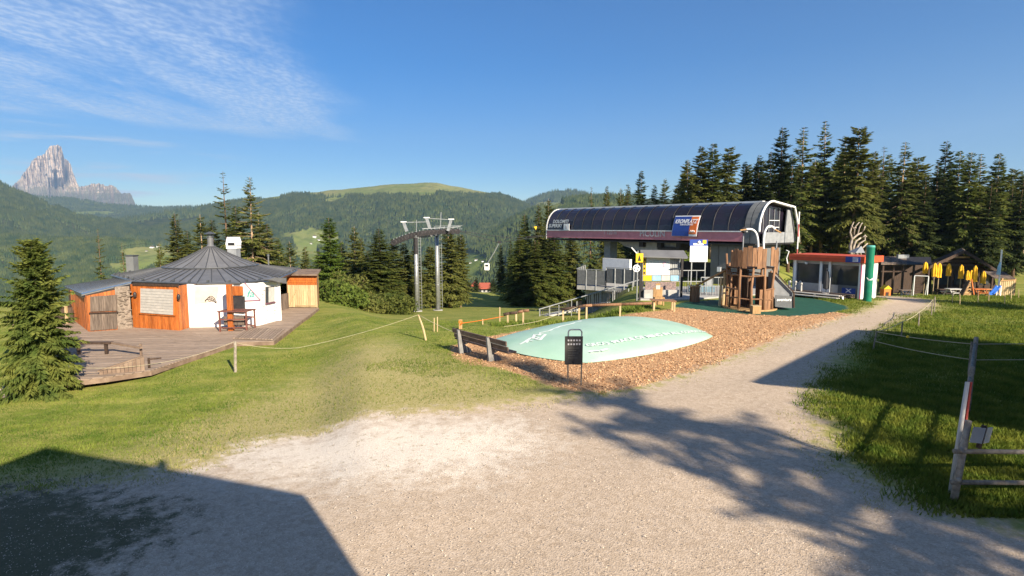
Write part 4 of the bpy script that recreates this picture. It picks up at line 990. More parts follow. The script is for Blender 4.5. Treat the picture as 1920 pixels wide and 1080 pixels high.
MB().beam(lerp(sp0,sp1,.04)+Vector((0,-.06,.15)), lerp(sp0,sp1,.3)+Vector((0,-.06,1.2)), .09, .03).build('brace', M_palewood, sd_)
MB().beam(lerp(sp0,sp1,.25)+Vector((0,-.06,.16)), lerp(sp0,sp1,.92)+Vector((0,-.06,.16)), .08, .03).build('ledger', M_palewood, sd_)
MB().prism([sp0+Vector((-.15,-.3,zt-ZD)), sp1+Vector((.15,-.3,zt-ZD)), bk1+Vector((.15,.2,zt-ZD+.15)), bk0+Vector((-.15,.2,zt-ZD+.15))], (0,0,.09)).build('roof', M_deckedge, sd_)
fp0, fp1 = pxd(522, 583), pxd(541, 578)
fn_ = thing('plank_screen', 'low grey plank screen between the white wall and the shed', 'fence', tuple(fp0)); boards(fn_, fp0, fp1, ZD, .55, .16, M_greywood); wall(fn_, fp0, fp1, ZD+.3, .4, .04, M_greywood, 'rail')
fl0, fl1 = pxd(100, 612), pxd(137, 603)
fn2 = thing('deck_railing', 'brown plank railing at the left back of the deck', 'fence', tuple(fl0)); boards(fn2, fl0, fl1, ZD, .38, .15, M_greywood); MB().beam(fl0+Vector((0,-.05,.88)), fl1+Vector((0,-.05,.88)), .1, .08).build('rail', M_darkwood, fn2)
q = pxd(127, 606); MB().box(q.x-.06, q.x+.06, q.y-.12, q.y-.0, ZD, .5).build('post', M_palewood, fn2)
# tall frame table in front of the white wall
tb0, tb1 = pxd(413, 622), pxd(463, 621.5)
tb = thing('bar_table', 'reddish wooden bar table with rack in front of the white wall', 'table', tuple(lerp(tb0, tb1, .5)))
TW = mat('red_brown_wood', (.20,.075,.055), (.11,.04,.03), 4, .7, .2, 30, stretch=grain, rand=.1); dY = Vector((.1, .7, 0)); H1 = 1.0
for a in (tb0, tb1, tb0+dY, tb1+dY): MB().beam(a, a+Vector((0,0,H1)), .07).build('leg', TW, tb)
MB().prism([tb0+Vector((-.08,-.08,H1)), tb1+Vector((.08,-.08,H1)), tb1+dY+Vector((.08,.08,H1)), tb0+dY+Vector((-.08,.08,H1))], (0,0,.05)).build('top', TW, tb)
for z in (.2, .62): MB().beam(tb0+Vector((0,0,z)), tb1+Vector((0,0,z)), .05).build('rail', TW, tb); MB().beam(tb0+dY+Vector((0,0,z)), tb1+dY+Vector((0,0,z)), .05).build('rail', TW, tb)
MB().prism([tb0+Vector((.08,.25,.3)), tb1+Vector((-.08,.25,.3)), tb1+Vector((-.08,.3,.72)), tb0+Vector((.08,.3,.72))], (0,.04,0)).build('rack_panel', M_greywood, tb)
# low beam bench on the deck
lb0, lb1 = pxd(148, 664), pxd(200, 664); lb = thing('beam_bench', 'long low beam bench on two short legs on the deck', 'bench', tuple(lb0))
for a in (lb0, lb1): MB().beam(a, a+Vector((0,0,.42)), .1).build('leg', M_darkwood, lb)
MB().beam(lb0+Vector((-.35,0,.47)), lb1+Vector((.25,.02,.47)), .24, .09).build('seat', M_darkwood, lb, bevel=.015)
MB().beam(lb1+Vector((.26,.02,.47)), G(265,652,-.05)+Vector((0,0,.0)), .12, .08).build('handrail', M_deckedge, lb); q = pxd(265, 668); MB().beam(q, q+Vector((0,0,.52)), .07).build('post', M_deckedge, lb)
# board screen at the near edge
bs0, bs1 = G(188, 706, -.55), G(273, 698, -.55)
sc = thing('board_ramp_side', 'sloping side panel of vertical boards at the near edge of the deck', 'panel', tuple(bs0)); boards(sc, bs0, bs1, -.6, -.36, .13, M_deckedge, .04, .08, z1b=.05)
MB().beam(Vector((bs0.x, bs0.y-.1, -.33)), Vector((bs1.x, bs1.y-.1, .08)), .1, .05).build('top_rail', M_deckedge, sc)
q = G(280, 690, ZD); MB().beam(q, q+Vector((0,0,.38)), .06).build('prop', M_darkwood, sc); MB().beam(q+Vector((0,0,.33)), q+Vector((.35,.2,.33)), .05).build('prop', M_darkwood, sc)

# left edge: shingled bird-house style roof, stick, root pile
lr = thing('shingle_canopy', 'corner of a shingled wooden canopy at the left edge', 'canopy', (XA(-40, 22), 22, -1.6)); Yc = 22.0
Pc0 = A(-40, 500, Yc)
for r in range(4):
    for c in range(4):
        t0, t1 = r/4, (r+1)/4; za = A(0, 500+14*r, Yc).z; zb = A(0, 502+14*(r+1), Yc).z; xa = Pc0.x + c*.17; xb = xa + .165
        if A(6, 520, Yc).x < xa: continue
        MB().prism([(xa+.02*r,Yc-.08*r,za),(xb+.02*r,Yc-.08*r,za),(xb+.02*r+.02,Yc-.08*r-.1,zb),(xa+.02*r+.02,Yc-.08*r-.1,zb)], (0,.03,.01)).build('shingle', M_shingle, lr)
MB().beam((Pc0.x, Yc, 3.9), (Pc0.x, Yc, -1.6), .12).build('post', M_fencewood, lr)
MB().beam((Pc0.x, Yc-.1, 3.88), (Pc0.x+.62, Yc-.1, 3.82), .08).build('ridge', M_darkwood, lr)
rp = thing('root_pile', 'bleached tree roots piled under the young spruce', 'roots', tuple(G(20, 752, -.9)))
gS = random.Random(8); o = G(16, 752, -.95)
for k in range(9):
    a = gS.uniform(0, 6.28); l = gS.uniform(.3, .75); pts = [o + Vector((math.cos(a)*l*t + gS.uniform(-.05,.05), math.sin(a)*l*t*.6 + gS.uniform(-.05,.05), .1 + .5*t - .35*t*t*gS.random() + gS.uniform(-.04,.04))) for t in np.linspace(0, 1, 6)]
    MB().path(pts, [.09,.08,.065,.05,.035,.015], 7).build('root', M_driftwood, rp, smooth=True)

# ================================================================== STATION
O_ = Vector((18.8, 44.0, 0)); U_ = Vector((-.612, .791, 0)); V_ = Vector((.791, .612, 0))
SM = Matrix(((U_.x, V_.x, 0, O_.x), (U_.y, V_.y, 0, O_.y), (0, 0, 1, 0), (0, 0, 0, 1))); LS = 24.4
def tu(px): k = (px-960)/FPX*_c; return (O_.x - O_.y*k) / (-U_.x + U_.y*k)
def SP(t, s, z): return SM @ Vector((t, s, z))
st = thing('lift_station', 'long cable lift station with curved dark glass canopy and maroon band', 'lift station', (11, 54, 0))
def arc(a): return 1.9*(1-math.cos(a)), 4.47 + 2.25*math.sin(a)
AR = [arc(math.pi/2*i/7) for i in range(8)]
nb = 17; w = (LS-1.0)/nb
for i in range(nb):
    t0, t1 = 1.0 + i*w + .03, 1.0 + (i+1)*w - .03; mb = MB(SM)
    for (s0, z0), (s1, z1) in zip(AR, AR[1:]): mb.add([(t0,s0,z0),(t1,s0,z0),(t1,s1,z1),(t0,s1,z1)], [(0,1,2,3)])
    mb.build('glass_panel', M_glass, st, smooth=True)
    MB(SM).path([(t1+.03, s-.03, z+.02) for s, z in AR], .022, 4).build('rib', M_darksteel, st)
for i in range(8):
    t0, t1 = .9 + i*(LS-.9)/8, .9 + (i+1)*(LS-.9)/8 - .015; MB(SM).box(t0, t1, -.03, .06, 3.62, 4.36).build('fascia_panel', M_maroon, st)
MB(SM).beam((.7,-.05,4.42), (LS,-.05,4.42), .12, .09).build('trim_rail', M_white, st)
MB(SM).box(.6, LS+.05, 1.82, 2.2, 6.70, 6.84).build('ridge_cap', M_white, st)
for a, b in (((2.2,6.74),(5.3,6.34)), ((5.3,6.34),(6.3,3.6))):
    MB(SM).prism([(.0,a[0],a[1]),(LS,a[0],a[1]),(LS,b[0],b[1]),(0,b[0],b[1])], (0,.05,.06)).build('back_roof', M_greypanel, st)
MB(SM).path([(LS+.05,-.02,3.46)] + [(LS+.05,s,z) for s, z in AR], .075, 8).build('end_frame', M_white, st, smooth=True)
MB(SM).prism([(LS,0,3.5)] + [(LS,s,z) for s, z in AR] + [(LS,5.3,6.3),(LS,6.3,3.6)], (-.05,0,0)).build('end_wall', M_greypanel, st)
mb = MB(SM)
A2 = [(-.04,3.5),(-.04,4.4)] + [(s-.06, z+.06) for s, z in AR]
for (s0,z0),(s1,z1) in zip(A2, A2[1:]): mb.add([(-.25,s0,z0),(.95,s0,z0),(.95,s1,z1),(-.25,s1,z1)], [(0,1,2,3)])
mb.build('end_band', M_greypanel, st, smooth=True)
EF = [(-.04,3.5),(-.04,4.4)] + [(s-.06,z+.06) for s, z in AR] + [(5.3,6.4),(6.0,5.0),(6.35,3.5)]
MB(SM).path([(-.27,s,z) for s, z in EF[1:]], .085, 8).build('end_frame', M_white, st, smooth=True)
MB(SM).prism([(.45,s,z) for s, z in EF], (.06,0,0)).build('end_wall', M_glass, st)
MB(SM).prism([(.1,1.3,3.5),(.1,6.3,3.5),(.1,6.15,4.35),(.1,1.3,4.35)], (.1,0,0)).build('end_panel', M_offwhite if False else M_greysteel, st)
MB(SM).prism([(.1,4.7,4.36),(.1,6.15,4.36),(.1,5.9,5.2),(.1,5.3,6.2),(.1,4.9,6.2)], (.1,0,0)).build('end_panel', M_greysteel, st)
for s in (1.7, 2.6, 3.4, 4.2): MB(SM).beam((.42,s,4.36), (.42,s,6.3), .06).build('mullion', M_greysteel, st)
for z in (4.75, 5.3): MB(SM).beam((.40,2.6,z), (.40,4.2,z), .05).build('window_bar', M_white, st)
MB(SM).box(.1, LS-.1, .1, 6.1, 3.36, 3.46).build('soffit', M_darksteel, st)
t0, t1 = tu(1233), tu(1143)
MB(SM).prism([(t0-1.5,1.2,3.35),(t1,1.2,3.35),(t1-.9,1.2,2.9),(t1-2.4,1.2,2.55),(t0-.2,1.2,2.55),(t0-1.2,1.2,2.9)], (0,3.4,0)).build('hull', M_concrete, st)
MB(SM).lathe([(1.9,2.55),(2.1,2.6),(2.1,2.85),(1.9,2.9)], (9.2, 3.0, .1), 28).build('bullwheel', M_darksteel, st)
for i in range(3): MB(SM).box(7.4+i*2.1, 7.9+i*2.1, .8, 5.4, 2.9, 3.36).build('girder', M_darksteel, st)
tp0, tp1 = tu(1131), tu(1111)
MB(SM).box(tp0+.5, tp1-.1, 1.6, 2.7, -6, 3.36).build('pillar', M_greysteel, st, bevel=.06)
tb0_, tb1_ = .7, tu(1322)
bw = MB(SM).box(tb0_, tb1_, 1.0, 5.2, -.3, 3.36).build('base_wall', M_greypanel, st)
for i in range(5):
    w_ = (tb1_-tb0_)/5; MB(SM).box(tb0_+i*w_+.02, tb0_+(i+1)*w_-.02, .94, 1.0, 1.35, 3.2).build('cladding_panel', M_greypanel, bw)
MB(SM).box(tb1_-1.6, tb1_-.8, .93, .995, 0.0, 1.33).build('door', M_darksteel, bw)
q = MB(SM); q.lathe([(.22,0),(.22,.03)], (0,0,0), 16); 
MB(SM).box(tu(1343), tu(1336), .88, .93, 1.05, 1.45).build('notice', M_whiteprint, bw)
tw0, tw1 = tu(1190), tu(1139); MB(SM).box(tw0, tw1, -.6, -.3, .5, 1.75).build('parapet', M_white, st)
MB(SM).box(tu(1330), tu(1143), .6, 6.0, -.6, -.05).build('platform', M_concrete, st)
MB(SM).box(tu(1300), tu(1190), 4.8, 5.2, -.1, 1.5).build('machine_housing', M_darksteel, st)
# lettering and the tilted board
def onband(px, py):
    t = tu(px); p = SP(t, -.06, 0); d = ray(px, py); return t, CAMH + d.z*(p.y/d.y)
def lab(txt, px, py, size, shear, m_, s=-.075, sx=1.0, bold=0):
    t, z = onband(px, py); lettering(txt, size, lambda x, y: SP(t - x, s + max(0, (z+y-4.16))*.11*(s > -.06), z + y), m_, st, shear, bold, sx)
lab('DOLOMITI', 1052, 415.5, .50, .35, M_whiteprint, -.12, 1.02, .012); lab('SUPERSKI', 1042, 423.5, .50, .35, M_whiteprint, -.12, 1.0, .012)
t, z = onband(1064, 425.5); MB(SM).box(t-.42, t+.42, -.16, -.12, z-.34, z+.34).build('emblem', M_whiteprint, st); MB(SM).prism([(t-.2,-.165,z-.2),(t+.2,-.165,z-.2),(t,-.165,z+.22)], (0,-.01,0)).build('emblem_mark', M_greyprint, st)
lab('1 120 m', 1145, 436.5, .52, 0, M_greyprint); lab('PICULIN', 1224, 438.5, .78, 0, M_greyprint, sx=1.0, bold=.01); 
ta, tb_ = tu(1263), tu(1308)
KB = lambda f, g: SP(ta + (tb_-ta)*f - .12*g, -.18 + .36*g*g, 4.0 + 1.72*g)
def kp(name, f0, f1, g0, g1, m_, off=0): 
    n = V_*-.012*off; pts = []
    mb = MB(); G_ = np.linspace(g0, g1, 5)
    for a, b in zip(G_, G_[1:]): mb.prism([KB(f0,a)+n, KB(f1,a)+n, KB(f1,b)+n, KB(f0,b)+n], -V_*.03)
    return mb.build(name, m_, kb)
kb = thing('logo_board', 'blue and orange KRONPLATZ board leaning on the dark glass canopy', 'sign', tuple(KB(.5, 0)))
kp('backing', -.02, 1.02, -.01, 1.01, M_whiteprint); kp('blue_field', 0, .70, .0, .97, M_blue, 3); kp('orange_field', .70, .985, .10, .95, M_orangeprint, 3)
bl = (ta - tb_)
fk = lambda x, y: KB(.5 + x/abs(bl), .72 + y/1.78) - V_*.10
lettering('KRONPLATZ', .50, fk, M_whiteprint, kb, .3, .014, abs(bl)*.9/ (2.95*.98)); fk2 = lambda x, y: KB(.56 + x/abs(bl), .565 + y/1.78) - V_*.10
lettering('PLAN DE CORONES', .18, fk2, M_whiteprint, kb, .2, .006, abs(bl)*.6/1.8)
for i in range(3): MB().path([KB(.76+i*.06, .2)-V_*.1, KB(.79+i*.06, .29)-V_*.1, KB(.82+i*.06, .2)-V_*.1], .03, 4).build('logo_mark', M_whiteprint, kb)

M_darkmesh = mat('grey_wire_mesh', (.12,.125,.13), (.09,.095,.10), 6, .5, .05)
# ================================================================== ACCESS BALCONY AND RAMP
bc = thing('access_balcony', 'concrete landing with grey mesh railing left of the map board', 'balcony', tuple(A(1140, 540, 48)))
f0, f1, f2 = A(1081, 538, 50), A(1136, 540, 48.5), A(1206, 545, 46); zf = f0.z + .15
for p in (f0, f1, f2): p.z = zf
MB().prism([f0, f1, f2, f2+Vector((1.5,5,0)), f0+Vector((1.5,6,0))], (0,0,-.35)).build('slab', M_concrete, bc)
MB().prism([f0+Vector((.9,.9,-.35)), f2+Vector((0,.3,-.35)), f2+Vector((1.5,4.5,-.35)), f0+Vector((1.5,5,-.35))], (0,0,-2.4)).build('base', M_concrete, bc)
def railing(parent, a, b, h, n, infill, top=True):
    for i in range(n+1):
        p = lerp(a, b, i/n); MB().beam(p-Vector((0,0,.35)), p+Vector((0,0,h)), .07, .07, (0,1,0)).build('post', M_steel, parent)
    if top: MB().beam(a+Vector((0,0,h)), b+Vector((0,0,h)), .07, .06).build('handrail', M_steel, parent)
    if infill == 'mesh':
        for i in range(n):
            p, q = lerp(a, b, (i+.06)/n), lerp(a, b, (i+.94)/n); MB().prism([p+Vector((0,0,.12)), q+Vector((0,0,.12)), q+Vector((0,0,h-.08)), p+Vector((0,0,h-.08))], (0,.02,0)).build('mesh_panel', M_darkmesh, parent)
    else:
        k = int((b-a).length/.16)
        for i in range(k): p = lerp(a, b, (i+.5)/k); MB().beam(p+Vector((0,0,.05)), p+Vector((0,0,h-.05)), .05, .025, (0,1,0)).build('baluster', M_darksteel, parent)
        MB().beam(a+Vector((0,0,.08)), b+Vector((0,0,.08)), .04, .04).build('bottom_rail', M_steel, parent)
railing(bc, f0, f1, 1.45, 3, 'mesh'); up = Vector((0,0,.25)); railing(bc, f1+up, f2+up, 1.45, 4, 'mesh'); railing(bc, f0, f0+Vector((1.4,5,0)), 1.45, 4, 'mesh')
rm = thing('entry_ramp', 'sloping ramp with dark baluster railing leading down to the left', 'ramp', tuple(A(1100, 575, 42)))
r0, r1, r2 = A(1204, 560, 44.5), A(1098, 575, 43), A(1012, 593, 40.5)
railing(rm, r1, r0, .95, 4, 'bars', False); railing(rm, r2, r1, .55, 5, 'bars', False)
hr0, hr1 = A(1204, 523, 44.4), A(1010, 580, 40.4); MB().beam(hr0, hr1, .07, .06).build('handrail', M_steel, rm)
for t in (.1, .3, .5, .7, .9): p = lerp(hr0, hr1, t); MB().beam(p, Vector((p.x, p.y+.05, T(p.x, p.y)-.2)), .055, .055, (0,1,0)).build('post', M_steel, rm)
MB().prism([r0+Vector((0,.15,-.1)), r1+Vector((0,.15,-.1)), r2+Vector((0,.15,-.1)), r2+Vector((.8,2,-.1)), r1+Vector((.6,2.1,-.1)), r0+Vector((.5,2.2,-.1))], (0,0,-.12)).build('slab', M_concrete, rm)
MB().prism([Vector((r0.x,r0.y+.2,r0.z-.1)), Vector((r1.x,r1.y+.2,r1.z-.1)), Vector((r1.x,r1.y+.2,T(r1.x,r1.y)-.5)), Vector((r0.x,r0.y+.2,T(r0.x,r0.y)-.5))], (0,.15,0)).build('retaining_wall', M_concrete, rm)

# map board with roof
mp0, mp1 = G(1203, 560), G(1277, 559); mY = mp0.y
mk = thing('map_board', 'large piste map board under a small grey pitched roof', 'map board', tuple(lerp(mp0, mp1, .5)))
zt = lambda py: A(1240, py, mY).z
for x in (mp0, mp1): MB().beam(x-Vector((0,0,.2)), Vector((x.x, x.y, zt(478))), .13, .13, (0,1,0)).build('post', M_darksteel, mk)
mp_ = lambda x0, x1, y0, y1, nm, m_, off=0, par=None: MB().prism([Vector((XA(x0,mY), mY-.08-off, zt(y1))), Vector((XA(x1,mY), mY-.08-off, zt(y1))), Vector((XA(x1,mY), mY-.08-off, zt(y0))), Vector((XA(x0,mY), mY-.08-off, zt(y0)))], (0,.03,0)).build(nm, m_, par or mk)
mp_(1206, 1277, 479, 527, 'backing', M_greysteel); mp_(1213, 1258, 482, 515, 'map_sheet', M_whiteprint, .035)
ylb = mp_(1207.5, 1212, 482, 515, 'yellow_strip', M_yellow, .035)
for i in range(4): mp_(1208.7, 1210.8, 485+i*8, 489+i*8, 'strip_mark', M_darksteel, .07, ylb)
for i in range(5): mp_(1259+i*3.5, 1261.7+i*3.5, 481, 515, 'metal_slat', M_steel, .035)
for i, m_ in enumerate((M_yellow, M_lightblue, M_offwhite, M_lightblue)): mp_(1207.5+i*17.3, 1223.5+i*17.3, 516.5, 526, 'poster', m_, .035)
M_mapgreen = mat('map_print', (.50,.62,.66), (.74,.76,.74), 6, .6); mp_(1217, 1254, 488, 511, 'map_print', M_mapgreen, .07)
mp_(1244, 1249, 491, 500, 'map_legend', mat('pink_print', (.70,.45,.55), None, 4, .6), .105)
mb = MB(); xa, xb = XA(1201, mY), XA(1283, mY)
for sg in (-1, 1): mb.prism([(xa, mY-.08, zt(470)), (xb, mY-.08, zt(470)-.04), (xb+.1, mY-.08+sg*.7, zt(484)), (xa-.1, mY-.08+sg*.7, zt(481))], (0,0,.06))
mb.build('roof', M_roof, mk)
MB().box(XA(1209,mY), XA(1274,mY), mY-.3, mY+.5, -.1, .62).build('plinth', M_concrete, mk); mp_(1212, 1270, 528, 545, 'bench_panel', mat('poster_strip', (.30,.20,.18), (.12,.10,.10), 14, .6), .04)
# sign posts beside it
sgp = G(1192, 562); rs = thing('round_sign_post', 'pole with yellow square sign above a round white sign', 'sign', tuple(sgp)); sY = sgp.y - .3
MB().tube((sgp.x, sY, -.2), (sgp.x, sY, A(1192, 470, sY).z), .045).build('pole', M_steel, rs); MB().beam(A(1184, 464, sY), A(1196, 477, sY), .06).build('arm', M_white, rs)
MB().beam((XA(1201,sY)+.05, sY, -.2), (XA(1201,sY)+.05, sY, A(0,474,sY).z), .1, .1, (0,1,0)).build('post', M_darksteel, rs)
def rect(x0, x1, y0, y1, Y, nm, m_, par, th=.03):
    a = A(x0, y1, Y); b = A(x1, y0, Y); return MB().box(a.x, b.x, Y-th, Y, a.z, b.z).build(nm, m_, par)
ys_ = rect(1192, 1206, 475, 492, sY-.06, 'yellow_plate', M_yellow, rs); 
a = A(1196, 489, sY-.1); MB().prism([a, A(1202,489,sY-.1), A(1199,478,sY-.1)], (0,-.01,0)).build('pictogram', M_black, ys_)
a = A(1193.5, 503, sY-.07); dsc = MB(Matrix.Translation(a) @ Matrix.Rotation(R(90), 4, 'X')).lathe([(.24,0),(.24,.03)], (0,0,0), 20).build('round_plate', M_white, rs)
for k in range(4): an = k*math.pi/2+.4; MB().box(a.x+.13*math.cos(an)-.03, a.x+.13*math.cos(an)+.03, a.y-.05, a.y-.032, a.z+.13*math.sin(an)-.05, a.z+.13*math.sin(an)+.05).build('pictogram', M_black, dsc)
# tall sign with blue header
Yg = 42.2; tg = thing('resort_sign', 'tall white notice sign with blue header and yellow shield', 'sign', tuple(A(1310, 546, Yg)))
for px in (1297.5, 1323): p = A(px, 470, Yg); MB().beam((p.x, Yg, T(p.x,Yg)-.2), (p.x, Yg, p.z+.7), .07, .07, (0,1,0)).build('post', M_steel, tg)
rect(1293, 1327, 461, 491, Yg-.05, 'white_plate', M_whiteprint, tg); hd = rect(1293, 1327, 449, 461, Yg-.05, 'blue_header', M_blue, tg)
rect(1300, 1319, 456.2, 459.6, Yg-.09, 'header_print', M_whiteprint, hd, .01); rect(1317.5, 1324.5, 450, 457, Yg-.09, 'shield', M_yellow, hd, .01)
a = A(1311, 454, Yg-.1); MB().lathe([(.1,-.1),(.14,0),(.05,.1)], a, 8).build('logo', M_whiteprint, hd)
for i in range(4): rect(1297, 1322, 466+i*6, 466.8+i*6, Yg-.082, 'notice_line', M_lightblue, tg, .006)

# ================================================================== LIFT TOWERS
def lift_tower(px, pyb, pyt, Y, label):
    p = A(px, pyb, Y); z0 = T(p.x, Y) - .3; zt_ = A(px, pyt, Y).z
    t = thing('lift_tower', label, 'lift tower', (p.x, Y, z0), 'pair of lift towers')
    mb = MB(); zs = [z0, z0+2.0, z0+4.2, zt_]; MB().path([(p.x, Y, z) for z in (z0, zt_)], [.23, .17], 18).build('mast', M_steel, t, smooth=True)
    for z in (zs[1]+1, zs[2]+.6): MB().lathe([(.25,-.04),(.25,.04)], (p.x, Y, z), 18).build('flange', M_steel, t)
    MB().lathe([(.5,0),(.5,.35)], (p.x, Y, z0+.05), 16).build('footing', M_concrete, t)
    for sx_ in (.26, .52): MB().beam((p.x+sx_, Y-.22, z0+.6), (p.x+sx_*.94, Y-.2, zt_), .035, .035, (0,1,0)).build('ladder_rail', M_steel, t)
    n = int((zt_-z0-.6)/.3)
    for i in range(n): z = z0+.75+i*.3; MB().beam((p.x+.26, Y-.22, z), (p.x+.51, Y-.22, z), .022).build('rung', M_steel, t)
    return t, p.x, zt_
YA, YB = 54.0, 58.0
tA, xA_, zA_ = lift_tower(782, 588, 446, YA, 'front lift tower, the left mast of the pair'); tB, xB_, zB_ = lift_tower(821, 586, 432, YB, 'rear lift tower, the right mast of the pair')
MB().lathe([(.24,0),(.23,1.5)], (xA_, YA, zA_-1.5), 16).build('dark_collar', M_darksteel, tA)
# rope battery: two curved rows of sheaves carrying the cables
CR = [(736,456),(752,449),(770,442.5),(790,438),(812,435.5),(836,434),(862,434)]
def sheave_train(Y0, Y1, dy, label):
    pts = [A(px, py+dy, Y0+(Y1-Y0)*i/6) for i, (px, py) in enumerate(CR)]
    r = thing('sheave_train', label, 'pulley assembly', tuple(pts[3]), 'sheave trains on the lift towers')
    for a, b in zip(pts, pts[1:]): MB().beam(a+Vector((0,0,.12)), b+Vector((0,0,.12)), .1, .1).build('beam', M_darksteel, r)
    k = 0
    for a, b in zip(pts, pts[1:]):
        for t in (.15, .5, .85):
            c = lerp(a, b, t); MB(Matrix.Translation(c) @ Matrix.Rotation(R(90), 4, 'X')).lathe([(.27,-.08),(.19,-.03),(.19,.03),(.27,.08)], (0,0,-.0), 12).build('sheave', M_darksteel, r)
            MB().beam(c, c+Vector((0,0,.35)), .05).build('hanger', M_greysteel, r)
    mb = MB(); MB().beam(pts[3]+Vector((0,.3,.45)), pts[6]+Vector((0,.3,.45)), .3, .03).build('catwalk', M_steel, r)
    return pts
sa = sheave_train(52.5, 56.5, 0, 'near row of dark sheaves on the front tower'); sb = sheave_train(56, 60, -1, 'far row of dark sheaves on the rear tower')
sc2 = thing('tower_catwalk', 'steel cross-arm with catwalk rails on top of the lift towers', 'cross-arm', (xA_+.8, 56, zB_))
MB().beam((xA_-.1, YA, zA_+.05), (xB_+.1, YB, zA_+.35), .3, .35).build('cross_arm', M_steel, sc2)
for px, py0, py1, dx in ((757, 417, 434, 6), (800, 409, 428, 6), (846, 412, 433, -6)):
    a, b = A(px, py0, 55.5), A(px+dx, py1, 55.5); MB().beam(a, b, .22, .28).build('lifting_arm', M_steel, sc2); MB().box(a.x-.28, a.x+.28, a.y-.1, a.y+.1, a.z, a.z+.1).build('arm_head', M_white, sc2)
MB().beam(A(757,417,55.4), A(800,416,55.4), .06).build('tie_bar', M_steel, sc2); MB().beam(A(800,409,55.4), A(846,412,55.4), .06).build('tie_bar', M_steel, sc2)
for px in range(815, 868, 9): MB().beam(A(px, 424, 57), A(px, 437, 57), .04).build('rail_post', M_steel, sc2)
for py in (424, 430): MB().beam(A(815,py,57), A(867,py-1,57), .04).build('rail', M_steel, sc2)
MB().beam(A(827, 398, 57), A(826, 432, 57), .06).build('mast_rod', M_steel, sc2); MB().beam(A(781, 412, 55), A(781, 436, 55), .05).build('rail_post', M_steel, sc2)
# cables
cb = [('haul_cable', 'near haul cable from the towers to the station', [sa[6], A(935,455,58.5), SP(LS, 1.2, 3.95)]), ('haul_cable', 'far haul cable from the towers to the station', [sb[6], A(960,447,62), SP(LS, 4.8, 4.2)]),
      ('haul_cable', 'haul cable dropping into the valley left of the towers', [sa[0], A(735,484,70), A(690,540,150)])]
for nm, lb_, pts in cb:
    P_ = []
    for a, b in zip(pts, pts[1:]): P_ += [lerp(a, b, t) for t in (0, .25, .5, .75)]
    tag(MB().path(P_ + [pts[-1]], .028, 5).build(nm, M_wire), lb_, 'cable')
hg = thing('chairlift_chair', 'single white lift carrier hanging under the cable', 'lift chair', tuple(A(936, 456, 58.5))); a, b = A(936, 455, 58.4), A(914, 494, 58.4)
MB().path([a, lerp(a,b,.5)+Vector((.05,0,0)), b], .045, 6).build('hanger', M_steel, hg); MB().box(a.x-.15, a.x+.15, a.y-.1, a.y+.1, a.z-.05, a.z+.18).build('grip', M_darksteel, hg)
MB().box(b.x-.33, b.x+.2, b.y-.3, b.y+.3, b.z-.7, b.z+.02).build('cabin', M_white, hg, bevel=.08); MB().box(b.x-.22, b.x+.1, b.y-.315, b.y-.29, b.z-.3, b.z-.08).build('window', M_window, hg)
flg = thing('pennant', 'small yellow pennant on the cable left of the station', 'flag', tuple(A(1004, 427, 61))); MB().prism([A(1001,425,61), A(1007,424.5,61), A(1005,431,61)], (0,.02,0)).build('cloth', M_yellow, flg); MB().beam(A(1004,424,61.05), A(1004,440,61.05), .02).build('cord', M_wire, flg)
# far house in the valley
fh = thing('valley_house', 'white house with red roof beyond the slope', 'house', tuple(A(908, 548, 210)))
def fbox(x0, x1, y0, y1, Y, d, nm, m_): a = A(x0, y1, Y); b = A(x1, y0, Y); return MB().box(a.x, b.x, Y, Y+d, a.z, b.z).build(nm, m_, fh)
fbox(881, 893, 537, 560, 212, 8, 'wall', M_offwhite); fbox(897, 921, 540, 560, 208, 8, 'wall', M_offwhite)
def groof(x0, x1, ye, yr, Y, d): a = A(x0, ye, Y); b = A(x1, ye, Y); c = A((x0+x1)/2, yr, Y); MB().prism([a, b, c], (0,d,0)).build('roof', mat('red_tile', (.42,.10,.05), (.30,.07,.04), 8, .8), fh)
groof(879, 895, 537.5, 532, 211.5, 9); a, b = A(895, 540.5, 207), A(923, 540.5, 207); c, d = A(899, 530, 213), A(919, 530, 213)
MB().prism([a, b, d, c], (0,0,-.3)).build('roof', mat('red_tile_old', (.45,.11,.06), (.33,.08,.045), 8, .8), fh)
for i in range(3): fbox(899+i*7.5, 902.5+i*7.5, 543, 547, 207.9, .2, 'window', M_window)
for i in range(2): fbox(883+i*5, 885.5+i*5, 541, 545, 211.9, .2, 'window', M_window)
